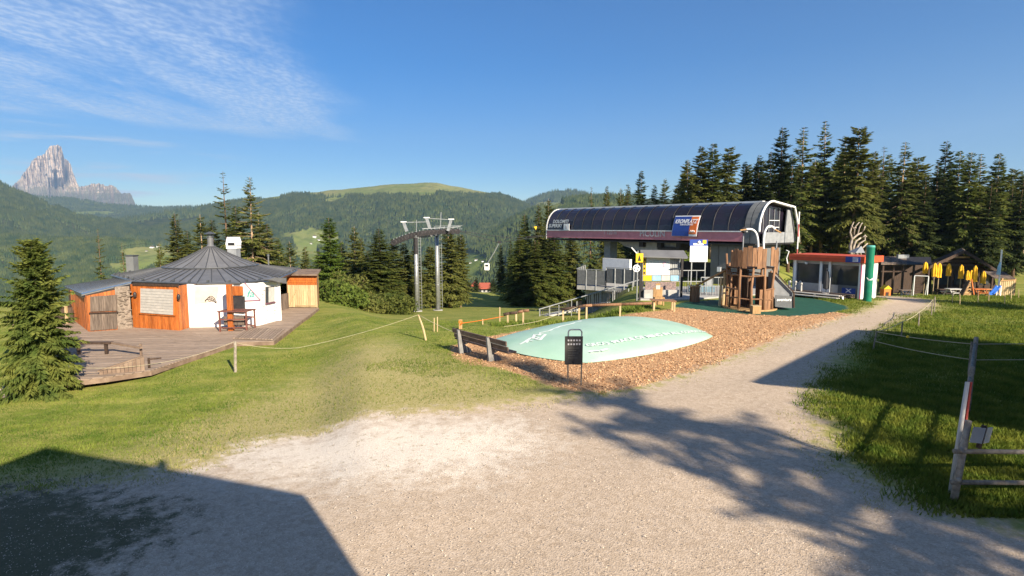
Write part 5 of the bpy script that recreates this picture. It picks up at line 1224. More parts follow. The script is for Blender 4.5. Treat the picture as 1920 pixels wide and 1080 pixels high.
for i, (px, py, s_) in enumerate(((590, 445, 1), (598, 451, .8), (583, 458, .8), (265, 461, 1.2), (285, 465, 1), (297, 463, .8), (275, 472, .7), (893, 489, 1), (882, 494, .8), (905, 491, .7))):
    Y0 = np.linspace(900, 3200, 300); zz = proj_y(Zfar(np.full(300, float(px)), Y0), Y0); j = int(np.argmax(zz <= py)); Yh = float(Y0[j]) if zz[j] <= py else 1500.
    p = A(px, py, Yh); f_ = thing('farmhouse', ORD[i if i < 3 else i-3 if i < 7 else i-7] + ' ' + ['tiny white farmhouse of those on the pasture above the plank shed', 'tiny white farmhouse of those on the green slope left of the pavilion peak', 'tiny farmhouse of those on the valley pasture right of the towers'][0 if i < 3 else 1 if i < 7 else 2], 'house', tuple(p), ['farmhouses above the shed', 'farmhouses left of the pavilion', 'farmhouses right of the towers'][0 if i < 3 else 1 if i < 7 else 2])
    w_, h_ = 5*s_*Yh/1900, 4*s_*Yh/1900; MB().box(p.x-w_, p.x+w_, Yh-w_, Yh+w_, p.z-4, p.z+h_).build('wall', M_white, f_); MB().prism([(p.x-w_*1.15, Yh-w_*1.1, p.z+h_), (p.x+w_*1.15, Yh-w_*1.1, p.z+h_), (p.x, Yh-w_*1.1, p.z+h_*1.9)], (0,w_*2.2,0)).build('roof', M_darkwood if i % 2 else M_shingle, f_)

# ================================================================== BOUNCING PILLOW
# corners of the air cushion on the ground; the fabric swells between them
PC = [G(898, 641), G(1098, 686), G(1352, 631), G(1185, 594)]
pc = sum(PC, Vector())/4
def pill(a, b):
    """a,b in 0..1 over the cushion"""
    e0 = lerp(PC[0], PC[1], a); e1 = lerp(PC[3], PC[2], a); p = lerp(e0, e1, b)
    bul = 1 + .16*(4*a*(1-a))*(4*b*(1-b)); x, y = a*2-1, b*2-1
    sx_ = 1 - .07*(y*y*x*x); p = pc + (p - pc)*sx_
    out = .42*(1-x*x)*y; out2 = .38*(1-y*y)*x
    n1 = (PC[3]-PC[0]).normalized(); n2 = (PC[1]-PC[0]).normalized(); p = p + n1*out*.9 + n2*out2*.9
    h = .62*(max(0, (1-x*x)*(1-y*y)))**.62
    h += .018*math.sin(a*23+b*7)*(1-x*x)*(1-y*y)*max(0, .7-b) + .012*math.sin(a*9-b*31)*(1-x*x)*(1-y*y)
    return Vector((p.x, p.y, .02 + h))
n = 44; VV = [pill(i/n, j/n) for j in range(n+1) for i in range(n+1)]
mb = MB(); mb.add(VV, [(j*(n+1)+i, j*(n+1)+i+1, (j+1)*(n+1)+i+1, (j+1)*(n+1)+i) for j in range(n) for i in range(n)])
bp_ = thing('bouncing_pillow', 'large inflated mint green bouncing pillow set in wood chips', 'bouncing pillow', (pc.x, pc.y, 0))
mem = mb.build('membrane', M_mint, bp_, smooth=True)
def onpill(px, py):
    """cushion parameters under a photo pixel (marching along the sight line)"""
    best = None
    for v, k in zip(VV, range(len(VV))):
        q = v - Vector((0,0,CAMH)); dd = q.y*_c - q.z*_s; X = 960 + FPX*q.x/dd; Yp = 540 - FPX*(q.y*_s+q.z*_c)/dd
        e = (X-px)**2 + (Yp-py)**2
        if best is None or e < best[0]: best = (e, k)
    k = best[1]; return (k % (n+1))/n, (k//(n+1))/n
def strip(pixels, r, nm='print'):
    P_ = [pill(*onpill(*p)) + Vector((0,0,.012)) for p in pixels]; mb = MB()
    for a, b in zip(P_, P_[1:]):
        d = (b-a); 
        if d.length < 1e-4: continue
        s_ = d.cross(Vector((0,0,1))).normalized()*r; mb.add([a-s_, b-s_, b+s_, a+s_], [(0,1,2,3)])
    mb.build(nm, M_whitelog, mem)
def tline(txt, p0, p1, size, up, shear=0):
    vs_, fs = text_geo(txt, size, shear, .012); xs_ = [v[0] for v in vs_]; w_ = max(xs_)-min(xs_); mb = MB()
    (a0, b0), (a1, b1) = onpill(*p0), onpill(*p1); pts = []
    for x, y in vs_:
        t = (x-min(xs_))/w_; a = a0+(a1-a0)*t + up[0]*y; b = b0+(b1-b0)*t + up[1]*y
        pts.append(pill(min(.99,max(.01,a)), min(.99,max(.01,b))) + Vector((0,0,.04)))
    mb.add(pts, fs); mb.build('lettering', M_whitelog, mem)
tline('PEACE OF MIND IN ALL CONDITIONS', (1150, 643), (1326, 622), .6, (-.085, .0))
tline('GECO', (1100, 650), (1140, 645), .8, (-.085, .0), .3)
strip([(1100,659),(1112,658),(1124,656.5),(1136,655)], .16)
strip([(976,648),(984,641),(994,636),(1003,633),(1010,634),(1004,638)], .05); strip([(999,634),(1001,629),(1006,627),(1010,630),(1014,627),(1020,626)], .06); strip([(1004,638),(1012,636),(1018,632),(1021,628)], .06); strip([(985,645),(992,640),(1000,641)], .045)
strip([(1010,625),(1030,619),(1050,613),(1070,607),(1090,603)], .05)

# ================================================================== PARK BENCH (seen from behind)
bf0, bf1 = G(866, 661), G(921, 678); e = (bf1-bf0).normalized(); nf = Vector((-e.y, e.x, 0)); nf = nf if nf.y > 0 else -nf
M_benchleg = mat('aged_concrete', (.24,.235,.225), (.17,.165,.16), 5, .9, .3, 25)
pb = thing('park_bench', 'brown plank park bench with concrete legs facing the mint pillow', 'bench', tuple(lerp(bf0, bf1, .5)))
for p in (bf0, bf1):
    prof = [p-nf*.12+Vector((0,0,-.05)), p+nf*.45+Vector((0,0,-.05)), p+nf*.40+Vector((0,0,.10)), p+nf*.10+Vector((0,0,.30)), p+nf*.34+Vector((0,0,.36)), p+nf*.34+Vector((0,0,.43)), p+nf*.03+Vector((0,0,.43)), p-nf*.13+Vector((0,0,.90)), p-nf*.21+Vector((0,0,.88))]
    MB().prism([q-e*.045 for q in prof], e*.09).build('leg', M_benchleg, pb)
M_bw = mat('bench_plank', (.17,.12,.095), (.09,.062,.05), 3, .7, .3, 40, stretch=(2,2,2), rand=.12)
a, b = bf0-e*.55, bf1+e*.95
for off, z, hh in ((-.10, .80, .17), (-.02, .60, .15)):
    MB().beam(a+nf*(off+.05)+Vector((0,0,z)), b+nf*(off+.05)+Vector((0,0,z)), .05, hh, (0,-.2,1)).build('backrest_plank', M_bw, pb, bevel=.008)
for off in (.09, .22, .35): MB().beam(a+nf*off+Vector((0,0,.465)), b+nf*off+Vector((0,0,.465)), .115, .055).build('seat_plank', M_bw, pb, bevel=.008)

# ================================================================== INFO BOARD
ib0, ib1 = G(1064.5, 722), G(1090.5, 724); iY = ib0.y
ib_ = thing('notice_panel', 'dark notice panel on a looped steel tube stand before the pillow', 'sign', tuple(lerp(ib0, ib1, .5)))
zp = lambda py: A(1077, py, iY).z
x0, x1 = ib0.x, ib1.x; zt = zp(618); rr = .09
loop = [(x0,iY,-.2),(x0,iY,zt-rr)] + [(x0+rr-rr*math.cos(t), iY, zt-rr+rr*math.sin(t)) for t in np.linspace(0, math.pi/2, 6)] + [(x1-rr+rr*math.sin(t), iY, zt-rr+rr*math.cos(t)) for t in np.linspace(0, math.pi/2, 6)] + [(x1,iY,zt-rr),(x1,iY,-.2)]
MB().path(loop, .022, 10).build('tube_stand', M_steel, ib_, smooth=True)
M_bp = mat('brown_board', (.055,.05,.045), (.04,.036,.033), 6, .5)
pn = MB().box(XA(1061,iY), XA(1095.5,iY), iY-.05, iY-.024, zp(683), zp(630)).build('panel', M_bp, ib_, bevel=.006)
for r in range(2):
    for c in range(5):
        x = XA(1068+c*5.3, iY); z = zp(637.5+r*7.2); MB().box(x-.024, x+.024, iY-.056, iY-.051, z-.024, z+.024).build('pictogram', M_greyprint, pn)
for i, w_ in enumerate((22, 16, 20, 14, 18)): z = zp(652+i*4.6); x = XA(1067, iY); MB().box(x, x+w_*iY/FPX, iY-.056, iY-.051, z-.008, z+.008).build('text_line', mat('dim_print', (.13,.12,.11), None, 3, .6), pn)
MB().box(XA(1075,iY), XA(1079,iY), iY-.056, iY-.051, zp(680), zp(677)).build('lock', M_black, pn)

# ================================================================== ROPES AND POSTS, left meadow
def rope(pts, label, r=.02, sag=.0, nm='rope', m_=M_rope):
    P_ = []
    for a, b in zip(pts, pts[1:]):
        for k in range(8): t = k/8; P_.append(lerp(a, b, t) - Vector((0,0,sag*4*t*(1-t))))
    return tag(MB().path(P_ + [pts[-1]], r, 5).build(nm, m_, smooth=True), label, 'rope')
def stake(px, pyb, pyt, label, w=.09, m_=M_fencewood, z=None, lean=0, Y=None, name='fence_post', group=None):
    p = G(px, pyb, z if z is not None else 0)
    for _ in range(4): p = G(px, pyb, T(p.x, p.y))
    tp = A(px+lean, pyt, p.y); o = MB().path([p-Vector((0,0,.25)), lerp(p, tp, .5), tp-Vector((0,0,.03)), tp], [w/2, w/2*.96, w/2*.9, w/2*.6], 8).build(name, m_)
    tag(o, label, 'post', group); return p, tp
s1, t1_ = stake(88, 738, 684, 'grey post under the young spruce holding the rope', .09)
s2, t2_ = stake(441, 698, 640, 'weathered post at the corner of the deck holding the rope', .11)
s3, t3_ = stake(801, 638, 590, 'slanting pale post below the lift towers', .09, M_palewood, lean=-16)
rope([t1_, G(275, 684, -.25), t2_], 'pale rope sagging in front of the deck', .007, .12); rope([t2_-Vector((0,0,.05)), A(560, 652, 22.3), t3_], 'pale rope rising from the deck corner to the slanting post', .007, .1)
s4 = A(850, 622, 22.5); rope([t3_, s4, A(880, 632, 21.6)], 'pale rope from the slanting post to the park bench', .010, .04)
stake(814, 622, 596, 'thin pale stake left of the tower pair shadow', .05, M_palewood); stake(820, 622, 594, 'thin pale stake beside its twin on the slope', .05, M_palewood)
stake(937, 605, 576, 'pale stake standing upright left of the dark log rail', .07, M_palewood); stake(905, 608, 598, 'short pale peg on the slope behind the bench', .07, M_palewood)
n9 = thing('number_board', 'small orange board with a number on the meadow edge', 'sign', tuple(G(861, 616)));p9 = G(861, 617, T(-2.8, 26)); Y9 = p9.y
MB().box(XA(858.5,Y9), XA(865,Y9), Y9, Y9+.03, p9.z, A(861,599,Y9).z).build('board', M_rawwood, n9); f9 = lambda x, y: Vector((XA(861.7,Y9)+x, Y9-.008, A(861,606.5,Y9).z+y)); lettering('9', .36, f9, M_orangeprint, n9, 0, .01)
# log rail / marble track along the weeds
def track(pxs_, Y, m_, label, posts, th=.16):
    P_ = [A(px, py, Y) for px, py in pxs_]; t = thing('log_rail', label, 'rail', tuple(P_[0]))
    for a, b in zip(P_, P_[1:]): MB().path([a, lerp(a,b,.5), b], [th/2]*3, 8).build('log', m_, t, smooth=True)
    for px in posts:
        k = [i for i in range(len(pxs_)-1) if pxs_[i][0] <= px <= pxs_[i+1][0]][0]; u = (px-pxs_[k][0])/(pxs_[k+1][0]-pxs_[k][0]); p = lerp(P_[k], P_[k+1], u)
        MB().beam((p.x, p.y+.02, T(p.x, p.y)-.15), (p.x, p.y+.02, p.z-.05), .09, .09, (0,1,0)).build('post', M_palewood, t)
    return t
track([(944,590),(955,587.5),(970,586)], 29.5, M_darkwood, 'short dark log rail on pale posts', (952, 968)); track([(970.5,585.5),(981,583),(992,582)], 29.5, M_playwood, 'short orange log lying behind the pillow rope', (981,))
track([(1052,580.5),(1078,576.5),(1098,573)], 31, M_darkwood, 'dark log rail left of the orange balance beam', (1056, 1086)); track([(1092,573.5),(1110,572.5),(1165,570.5),(1222,568.5)], 31, M_playwood, 'long orange balance beam on pale posts behind the pillow', (1100, 1163))
rope([A(945, 612, 27), A(1010, 602, 28.5), A(1083, 575, 30)], 'pale rope rising to the orange balance beam', .010, .03)
rope([A(866, 606, 26.5), A(944, 593, 29)], 'brown cord from the number board to the log rail', .016, .02, m_=M_orangeprint)

# ================================================================== PLAYGROUND
Yp = 33.4; cx_, cyp = XA(1412, Yp), Yp
pt = thing('play_tower', 'round wooden climbing tower with plank battlements on the green mat', 'play tower', (cx_, cyp, 0)); zz = lambda py: A(1412, py, Yp).z; RT = 1.32
gP = random.Random(21)
def cp(a, r=RT): return Vector((cx_ + r*math.cos(a), cyp + r*math.sin(a), 0))
for k in range(12):
    a = 2*math.pi*k/12 + .2; p = cp(a); zt = zz(468) + gP.uniform(-.3, .15) if k % 2 else zz(505)+gP.uniform(-.2,.4)
    MB().path([p+Vector((0,0,-.1)), p+Vector((gP.uniform(-.05,.05),gP.uniform(-.05,.05),zt*.5)), p+Vector((gP.uniform(-.08,.08),gP.uniform(-.08,.08),zt))], [.085,.08,.065], 8).build('post', M_playwood, pt, smooth=True)
for zc, zr in ((zz(540), .05), (zz(515), .05), (zz(556), .045)):
    for k in range(12):
        if gP.random() < .2: continue
        a0, a1 = 2*math.pi*k/12+.2, 2*math.pi*(k+1)/12+.2; dz = gP.uniform(-.08, .08); MB().path([cp(a0)+Vector((0,0,zc)), cp(a1)+Vector((0,0,zc+dz))], zr, 6).build('crossbar', M_playwood, pt)
fl = MB().lathe([(1.26,zz(500)-.06),(1.26,zz(500))], (cx_,cyp,0), 20).build('platform', M_darkwood, pt); MB().lathe([(1.5,.0),(1.5,.09)], (cx_,cyp,0), 24).build('base_ring', M_rawwood, pt)
for k in range(34):                      # battlement planks
    a = 2*math.pi*k/34; lo = zz(498) + gP.uniform(-.1, .1); hi = zz(463 if 3.9 < a < 5.9 else 468) + gP.uniform(-.12, .1)
    if 2.3 < a < 3.4 or gP.random() < .14: continue
    p = cp(a, 1.42); tt = Vector((-math.sin(a), math.cos(a), 0)); MB().beam(p+Vector((0,0,lo)), p+Vector((0,0,hi)), .24, .035, tuple(Vector((math.cos(a), math.sin(a), 0)))).build('plank', M_playwood, pt)
for k in range(30):                      # lower wall planks, open on the left
    a = 2*math.pi*k/30
    if 2.7 < a < 4.7 or gP.random() < .2: continue
    p = cp(a, 1.27); MB().beam(p+Vector((0,0,.05)), p+Vector((0,0,zz(541)+gP.uniform(-.1,.1) if a > 4.6 else zz(520))), .25, .035, tuple(Vector((math.cos(a), math.sin(a), 0)))).build('plank', M_playwood, pt)
ml = MB().beam((cx_-.25, cyp+.2, 0), (cx_-.25, cyp+.2, zz(505)), .9, .05, (1,0,0)).build('inner_wall', M_darkwood, pt)
def arcpipe(pts, label):
    P_ = [A(px, py, Yp) for px, py in pts]; S = []
    for i in range(len(P_)-1):
        p0, p1, p2, p3 = P_[max(i-1,0)], P_[i], P_[i+1], P_[min(i+2,len(P_)-1)]
        for t in (0,.25,.5,.75): S.append(.5*((2*p1)+(p2-p0)*t+(2*p0-5*p1+4*p2-p3)*t*t+(3*p1-p0-3*p2+p3)*t**3))
    t = thing('arched_pole', label, 'pole', tuple(P_[0])); MB().path(S+[P_[-1]], .06, 8).build('pole', M_white, t, smooth=True); return t, P_[-1]
t_, q = arcpipe([(1422,472),(1421,450),(1417,436),(1409,430),(1399,430)], 'white arched pole bending left above the play tower'); MB().beam(q, q+Vector((-.35,0,-.05)), .12, .07).build('wooden_tip', M_rawwood, t_)
t_, q = arcpipe([(1432,474),(1432,450),(1434,435),(1440,425),(1448,425),(1453,430)], 'white arched pole bending right above the play tower'); MB().beam(q, q+Vector((.35,0,-.2)), .12, .07).build('wooden_tip', M_rawwood, t_)
p = A(1394, 440, Yp+.5); lp = thing('lamp_post', 'thin grey pole with a dark lamp left of the arched poles', 'lamp', (p.x, p.y, 0)); MB().tube((p.x,p.y,0),(p.x,p.y,A(0,436,p.y).z),.04).build('pole', M_greysteel, lp); MB().lathe([(.05,0),(.14,.08),(.14,.28),(.05,.36)], (p.x,p.y,A(0,437,p.y).z), 10).build('lamp', M_darksteel, lp)
p = A(1455, 480, Yp+2.5); l2 = thing('steel_pole', 'plain grey pole right of the play tower under the station end', 'pole', (p.x,p.y,0)); MB().tube((p.x,p.y,-.1),(p.x,p.y,A(0,452,p.y).z),.045).build('pole', M_greysteel, l2); MB().lathe([(.09,0),(.09,.1)], (p.x,p.y,-.02), 10).build('foot', M_greysteel, l2)
# slide with grey side panel on the right
sl = thing('tower_ramp', 'grey side panel and handrail of the ramp right of the play tower', 'ramp', tuple(A(1470, 572, 32.6))); Yq = 32.8
MB().prism([A(1450,573,Yq), A(1488,577,Yq-.3), A(1488,551,Yq-.3), A(1452,512,Yq)], (.05,.9,0)).build('side_panel', M_greysteel, sl); MB().beam(A(1447,503,Yq-.1), A(1489,549,Yq-.4), .07).build('handrail', M_darkwood, sl)
MB().beam(A(1488.5,548,Yq-.4), A(1488.5,577,Yq-.4), .07).build('post', M_darkwood, sl)
bn_ = MB().prism([A(1453,575,Yq-.34), A(1487,578,Yq-.34), A(1487,556,Yq-.34), A(1453,553,Yq-.34)], (0,-.02,0)).build('banner', M_darkmesh, sl); fb_ = lambda x, y: A(1470,562,Yq-.38)+Vector((x, 0, y)); lettering('aventura', .24, fb_, M_whiteprint, bn_, .25, .004)
# carved wooden pieces on the mat
wb = G(1304, 567); wbx = thing('log_pillar', 'square plank pillar carrying a sloping beam left of the play tower', 'pillar', tuple(wb)); 
for i in range(3):
    for s_ in (-.02, .38): MB().box(wb.x-.25+i*.17, wb.x-.25+i*.17+.16, wb.y+s_, wb.y+s_+.05, 0, .98).build('plank', M_playwood, wbx)
MB().box(wb.x-.28, wb.x+.28, wb.y-.06, wb.y+.46, .98, 1.05).build('cap', M_rawwood, wbx); MB().path([wb+Vector((.1,.2,1.06)), A(1335, 520, 34.2), A(1372, 500, 34)], .07, 8).build('sloping_beam', M_rawwood, wbx, smooth=True)
p = A(1352, 510, 34.2); 
for dx, zt in ((0, 520), (.2, 505), (.42, 512)): MB().path([(p.x+dx, p.y, 0.02), (p.x+dx+.03, p.y, A(0, zt, p.y).z)], [.1,.07], 8).build('pale_post', M_palewood, wbx)
tc0 = G(1233, 571); th_ = thing('throne_chair', 'tall-backed wooden chair behind the plank table', 'chair', tuple(tc0))
for i in range(4): MB().box(tc0.x-.29+i*.145, tc0.x-.29+i*.145+.138, tc0.y, tc0.y+.05, .0, 1.05+[.0,.25,.28,.02][i]).build('back_plank', M_rawwood, th_)
MB().box(tc0.x-.3, tc0.x+.3, tc0.y-.5, tc0.y, .42, .5).build('seat', M_rawwood, th_); MB().box(tc0.x-.13, tc0.x+.13, tc0.y-.012, tc0.y-.002, .95, 1.2).build('notice', M_offwhite, th_)
for sx_ in (-.27, .21): MB().box(tc0.x+sx_, tc0.x+sx_+.07, tc0.y-.48, tc0.y-.41, 0, .42).build('leg', M_rawwood, th_)
ta0, ta1 = G(1226, 582), G(1264, 584); tt = thing('plank_table', 'low reddish plank table at the edge of the wood chips', 'table', tuple(lerp(ta0, ta1, .5))); 
for a in (ta0, ta1, ta0+Vector((.1,.6,0)), ta1+Vector((.05,.6,0))): MB().beam(a-Vector((0,0,.1)), a+Vector((0,0,.55)), .1, .1, (0,1,0)).build('leg', M_palewood, tt)
for i in range(4): MB().beam(ta0+Vector((-.12,i*.2-.02,.58)), ta1+Vector((.12,i*.2-.02,.58)), .19, .05).build('top_plank', M_playwood, tt)
q = G(1416, 588); bk = thing('wooden_box', 'small pale wooden box in front of the play tower', 'box', tuple(q)); MB().box(q.x-.22, q.x+.22, q.y-.2, q.y+.2, .0, .42).build('box', M_rawwood, bk); MB().box(q.x-.24, q.x+.24, q.y-.22, q.y+.22, .42, .46).build('lid', M_palewood, bk)
# blue-grey railings and barriers behind the tower
for i, (x0, x1, yb, yt, Y, lab_) in enumerate(((1262,1325,560,507,40,'grey queue railing below the tall notice sign'), (1318,1362,562,520,39,'grey queue railing left of the pale posts'))):
    r = thing('queue_railing', lab_, 'railing', tuple(A(x0, yb, Y))); zt = A(0, yt, Y).z; z0 = -.1
    for k in range(5): x = XA(x0+(x1-x0)*k/4, Y); MB().tube((x,Y,z0),(x,Y,zt),.03).build('post', M_steel, r)
    for z in (zt, zt*.55): MB().beam((XA(x0,Y),Y,z),(XA(x1,Y),Y,z),.05).build('rail', M_steel, r)
    for k in range(14): x = XA(x0+(x1-x0)*(k+.5)/14, Y); MB().beam((x,Y,.1),(x,Y,zt*.55),.02,.02,(0,1,0)).build('bar', M_darksteel, r)
tn = thing('turnstile', 'turquoise ticket gate box on the platform edge', 'gate', tuple(A(1330,545,41))); MB().box(XA(1296,41),XA(1345,41),41,41.4,-.1,.55).build('plinth', mat('blue_grey_panel', (.16,.25,.31), (.11,.18,.23), 4, .5), tn); MB().box(XA(1325,41),XA(1338,41),40.9,41.3,.55,1.1).build('cabinet', M_greysteel, tn, bevel=.03)

# ================================================================== KIOSK
k0, k1 = G(1487, 549), G(1613, 561); ke = (k1-k0).normalized(); kn = Vector((ke.y, -ke.x, 0)); kn = kn if kn.dot(-k0) > 0 else -kn
ko = thing('ticket_kiosk', 'low kiosk with red roof band and big dark windows', 'kiosk', tuple(lerp(k0, k1, .5))); KH = 2.42; KD = 2.3
kb0, kb1 = k0-kn*KD, k1-kn*KD
fr = MB()
wall(ko, k0-kn*.05, k1-kn*.05, -.2, .82, .1, M_offwhite, 'sill_wall'); wall(ko, k0-kn*.05, k1-kn*.05, 2.2, KH, .1, M_offwhite, 'lintel')
wall(ko, kb0, kb1, -.2, KH, .1, M_offwhite, 'back_wall'); wall(ko, k0, kb0, -.2, KH, .1, M_offwhite, 'side_wall')
MB().prism([k1+Vector((0,0,-.2)), kb1+Vector((0,0,-.2)), kb1+Vector((0,0,KH)), k1+Vector((0,0,KH))], -ke*.1).build('side_wall', M_white, ko)
MB().prism([lerp(k1,kb1,.35)+Vector((0,0,.95)), lerp(k1,kb1,.62)+Vector((0,0,.95)), lerp(k1,kb1,.62)+Vector((0,0,1.85)), lerp(k1,kb1,.35)+Vector((0,0,1.85))], ke*.02).build('side_window', M_window, ko)
kl = (k1-k0).length
for t in (0.02, .42, .55, .98): p = lerp(k0, k1, t); MB().beam(p+Vector((0,0,-.1)), p+Vector((0,0,KH)), .16, .16, tuple(kn)).build('pillar', M_white, ko)
for t0, t1 in ((.04, .41), (.56, .96)): wall(ko, lerp(k0,k1,t0)-kn*.08, lerp(k0,k1,t1)-kn*.08, .82, 2.2, .02, M_window, 'window')
wall(ko, lerp(k0,k1,.43)-kn*.06, lerp(k0,k1,.54)-kn*.06, .0, 2.2, .03, M_window, 'door'); wall(ko, lerp(k0,k1,.435)+kn*.0, lerp(k0,k1,.535)+kn*.0, .2, .8, .02, M_whiteprint, 'door_panel')
wall(ko, lerp(k0,k1,.68)+kn*.02, lerp(k0,k1,.95)+kn*.02, .0, .85, .04, M_greypanel, 'lower_panel'); wall(ko, lerp(k0,k1,.74)+kn*.05, lerp(k0,k1,.93)+kn*.05, .3, .68, .02, M_blue, 'blue_plate'); 
fX = lambda x, y: lerp(k0,k1,.835)+kn*.062+ke*x+Vector((0,0,.49+y)); lettering('X', .36, fX, M_whiteprint, ko, 0, .01, 1.4)
MB().prism([k0+kn*.35-ke*.25+Vector((0,0,KH)), k1+kn*.35+ke*.25+Vector((0,0,KH)), kb1-kn*.25+ke*.25+Vector((0,0,KH)), kb0-kn*.25-ke*.25+Vector((0,0,KH))], (0,0,.42)).build('roof_band', M_red, ko)
MB().beam(k0+kn*.36-ke*.25+Vector((0,0,KH+.21)), k1+kn*.36+ke*.25+Vector((0,0,KH+.21)), .03, .03).build('band_joint', mat('dark_red', (.30,.05,.02), None, 3, .5), ko)
MB().prism([lerp(k0,k1,.80)+kn*.37+Vector((0,0,KH+.02)), lerp(k0,k1,1.0)+kn*.37+Vector((0,0,KH+.02)), lerp(k0,k1,1.0)+kn*.37+Vector((0,0,KH+.40)), lerp(k0,k1,.80)+kn*.37+Vector((0,0,KH+.40))], kn*.03).build('name_plate', M_blue, ko)
for i in range(4): MB().beam(lerp(k0,k1,.90)+kn*.415+Vector((0,0,KH+.09+i*.08)), lerp(k0,k1,.97)+kn*.415+Vector((0,0,KH+.09+i*.08)), .02, .03).build('plate_line', M_whiteprint, ko)
MB().lathe([(.05,0),(.12,.06),(.1,.16)], lerp(k0,k1,.2)+kn*.12+Vector((0,0,2.14)), 8).build('wall_lamp', M_white, ko); MB().path([k0-ke*.3+kn*.4+Vector((0,0,KH-.3)), k0-ke*.4+kn*.4+Vector((0,0,KH+.1)), k0-ke*.25+kn*.4+Vector((0,0,KH+.6)), k0-ke*.45+kn*.4+Vector((0,0,KH+.68))], .035, 6).build('downpipe', M_white, ko)
gt = G(1626, 565); tbp = thing('green_tube', 'tall bright green tube column at the corner of the kiosk', 'column', tuple(gt)); zt = A(1626, 460, gt.y).z
MB().lathe([(.24,-.1),(.24,zt-.12)], gt, 24).build('tube', M_greentube, tbp, smooth=False); MB().lathe([(.245,zt-.12),(.245,zt-.04),(.21,zt)], gt, 24).build('rim', mat('pale_green', (.12,.42,.36), None, 3, .3), tbp); 
for i in range(3): MB().path([gt+Vector((-.27+.05*i,-.2,1.55-.1*i)), gt+Vector((-.1,-.28,1.4)), gt+Vector((.1,-.27,1.42+.06*i))], .015, 4).build('emblem', M_whiteprint, tbp)
MB().beam(k1+kn*.06-ke*.02+Vector((0,0,0)), k1+kn*.06-ke*.02+Vector((0,0,KH)), .06, .06).build('corner_trim', mat('magenta_trim', (.30,.03,.10), None, 3, .5), ko)
# terrace deck and things before the kiosk
td = thing('kiosk_terrace', 'low stepped terrace of pale boards in front of the kiosk', 'terrace', tuple(lerp(k0,k1,.5)+kn*.8))
for j, (d_, z) in enumerate(((1.9, .12), (1.55, .26))):
    for i in range(9): a = k0+ke*.4+kn*(.2+i*d_/9); b = k1-ke*(.3+.04*i)+kn*(.2+i*d_/9); MB().beam(a+Vector((0,0,z)), b+Vector((0,0,z)), d_/9-.015, .05).build('board', M_offwhite if i > 6 else M_greywood, td)
for t in (.1,.5,.9): p = lerp(k0,k1,t)+kn*1.5; MB().box(p.x-.05,p.x+.05,p.y-.05,p.y+.05,-.1,.24).build('post', M_white, td)
p = lerp(k0,k1,.60)+kn*.9; um = thing('closed_parasol', 'closed dark grey parasol standing before the kiosk door', 'parasol', tuple(p)); MB().tube(p+Vector((0,0,.25)), p+Vector((0,0,2.0)), .025).build('pole', M_steel, um); MB().lathe([(.05,.55),(.2,.62),(.19,1.2),(.12,1.75),(.03,1.9)], p, 9).build('canopy', M_darkfabric, um); MB().lathe([(.25,.28),(.25,.34)], p, 12).build('foot', M_concrete, um)
gP = random.Random(3)
for i in range(6):
    p = lerp(k0, k1, .02+.045*i)+kn*(.8+.25*(i % 2)); f_ = thing('wooden_doll', ORD[i] + ' small white figure from the left in the row before the kiosk', 'figure', tuple(p), 'small figures before the kiosk'); h_ = gP.uniform(.7, .95)
    MB().path([p+Vector((0,0,.3)), p+Vector((0,0,.3+h_*.6))], [.07,.05], 8).build('body', M_offwhite, f_); MB().lathe([(.02,-.09),(.08,-.04),(.08,.04),(.02,.09)], p+Vector((0,0,.3+h_*.72)), 8).build('head', M_offwhite, f_)
# dead root sculpture on the roof line
dr = thing('driftwood_sculpture', 'bleached driftwood dragon sculpture rising behind the kiosk', 'sculpture', tuple(A(1605, 480, 43))); Yd = 43.
for pts, r in (([(1596,478),(1594,462),(1598,448),(1608,440),(1616,436)], .12), ([(1600,478),(1600,464),(1605,452),(1614,446)], .1), ([(1607,478),(1606,466),(1612,456),(1622,450),(1622,440)], .1), ([(1614,478),(1612,470),(1620,462),(1627,456)], .08),
               ([(1598,450),(1594,436),(1597,424),(1601,416)], .07), ([(1601,440),(1603,426),(1608,420),(1611,417)], .06), ([(1608,440),(1611,428),(1615,420),(1617,418)], .06), ([(1616,436),(1620,430),(1622,424)], .05), ([(1597,424),(1600,428),(1606,427)], .05), ([(1616,446),(1622,442),(1625,444)], .06)):
    MB().path([A(px, py, Yd+gP.uniform(-.15,.15)) for px, py in pts], [r*(1-.14*i) for i in range(len(pts))], 7).build('root', M_driftwood, dr, smooth=True)
MB().tube(A(1604,478,Yd), Vector((A(1604,478,Yd).x, Yd, T(26, 43))), .12).build('stand', M_driftwood, dr)
tn2 = thing('small_tent_roof', 'small grey pyramid roof beside the green tube', 'roof', tuple(A(1614,470,41))); q0 = A(1604,474,41); q1 = A(1622,474,41); ap = A(1615,461,41.5); mb = MB(); mb.add([q0, q1, q1+Vector((0,1,0)), q0+Vector((0,1,0)), ap], [(0,1,4),(1,2,4),(2,3,4),(3,0,4),(3,2,1,0)]); mb.build('roof', M_greysteel, tn2)
MB().beam(q0+Vector((.3,.5,-.0)), Vector((q0.x+.3, q0.y+.5, 0)), .08, .08, (0,1,0)).build('post', M_greysteel, tn2)
p = A(1497, 430, 46); wpp = thing('red_white_pole', 'tall red and white pole between station and kiosk', 'pole', (p.x, 46, 0)); z1_ = A(0, 397, 46).z
for i in range(6): MB().tube((p.x,46,z1_*i/6),(p.x,46,z1_*(i+1)/6),.05).build('band', M_white if i % 2 else mat('pole_red', (.5,.1,.1), None, 3, .5), wpp)

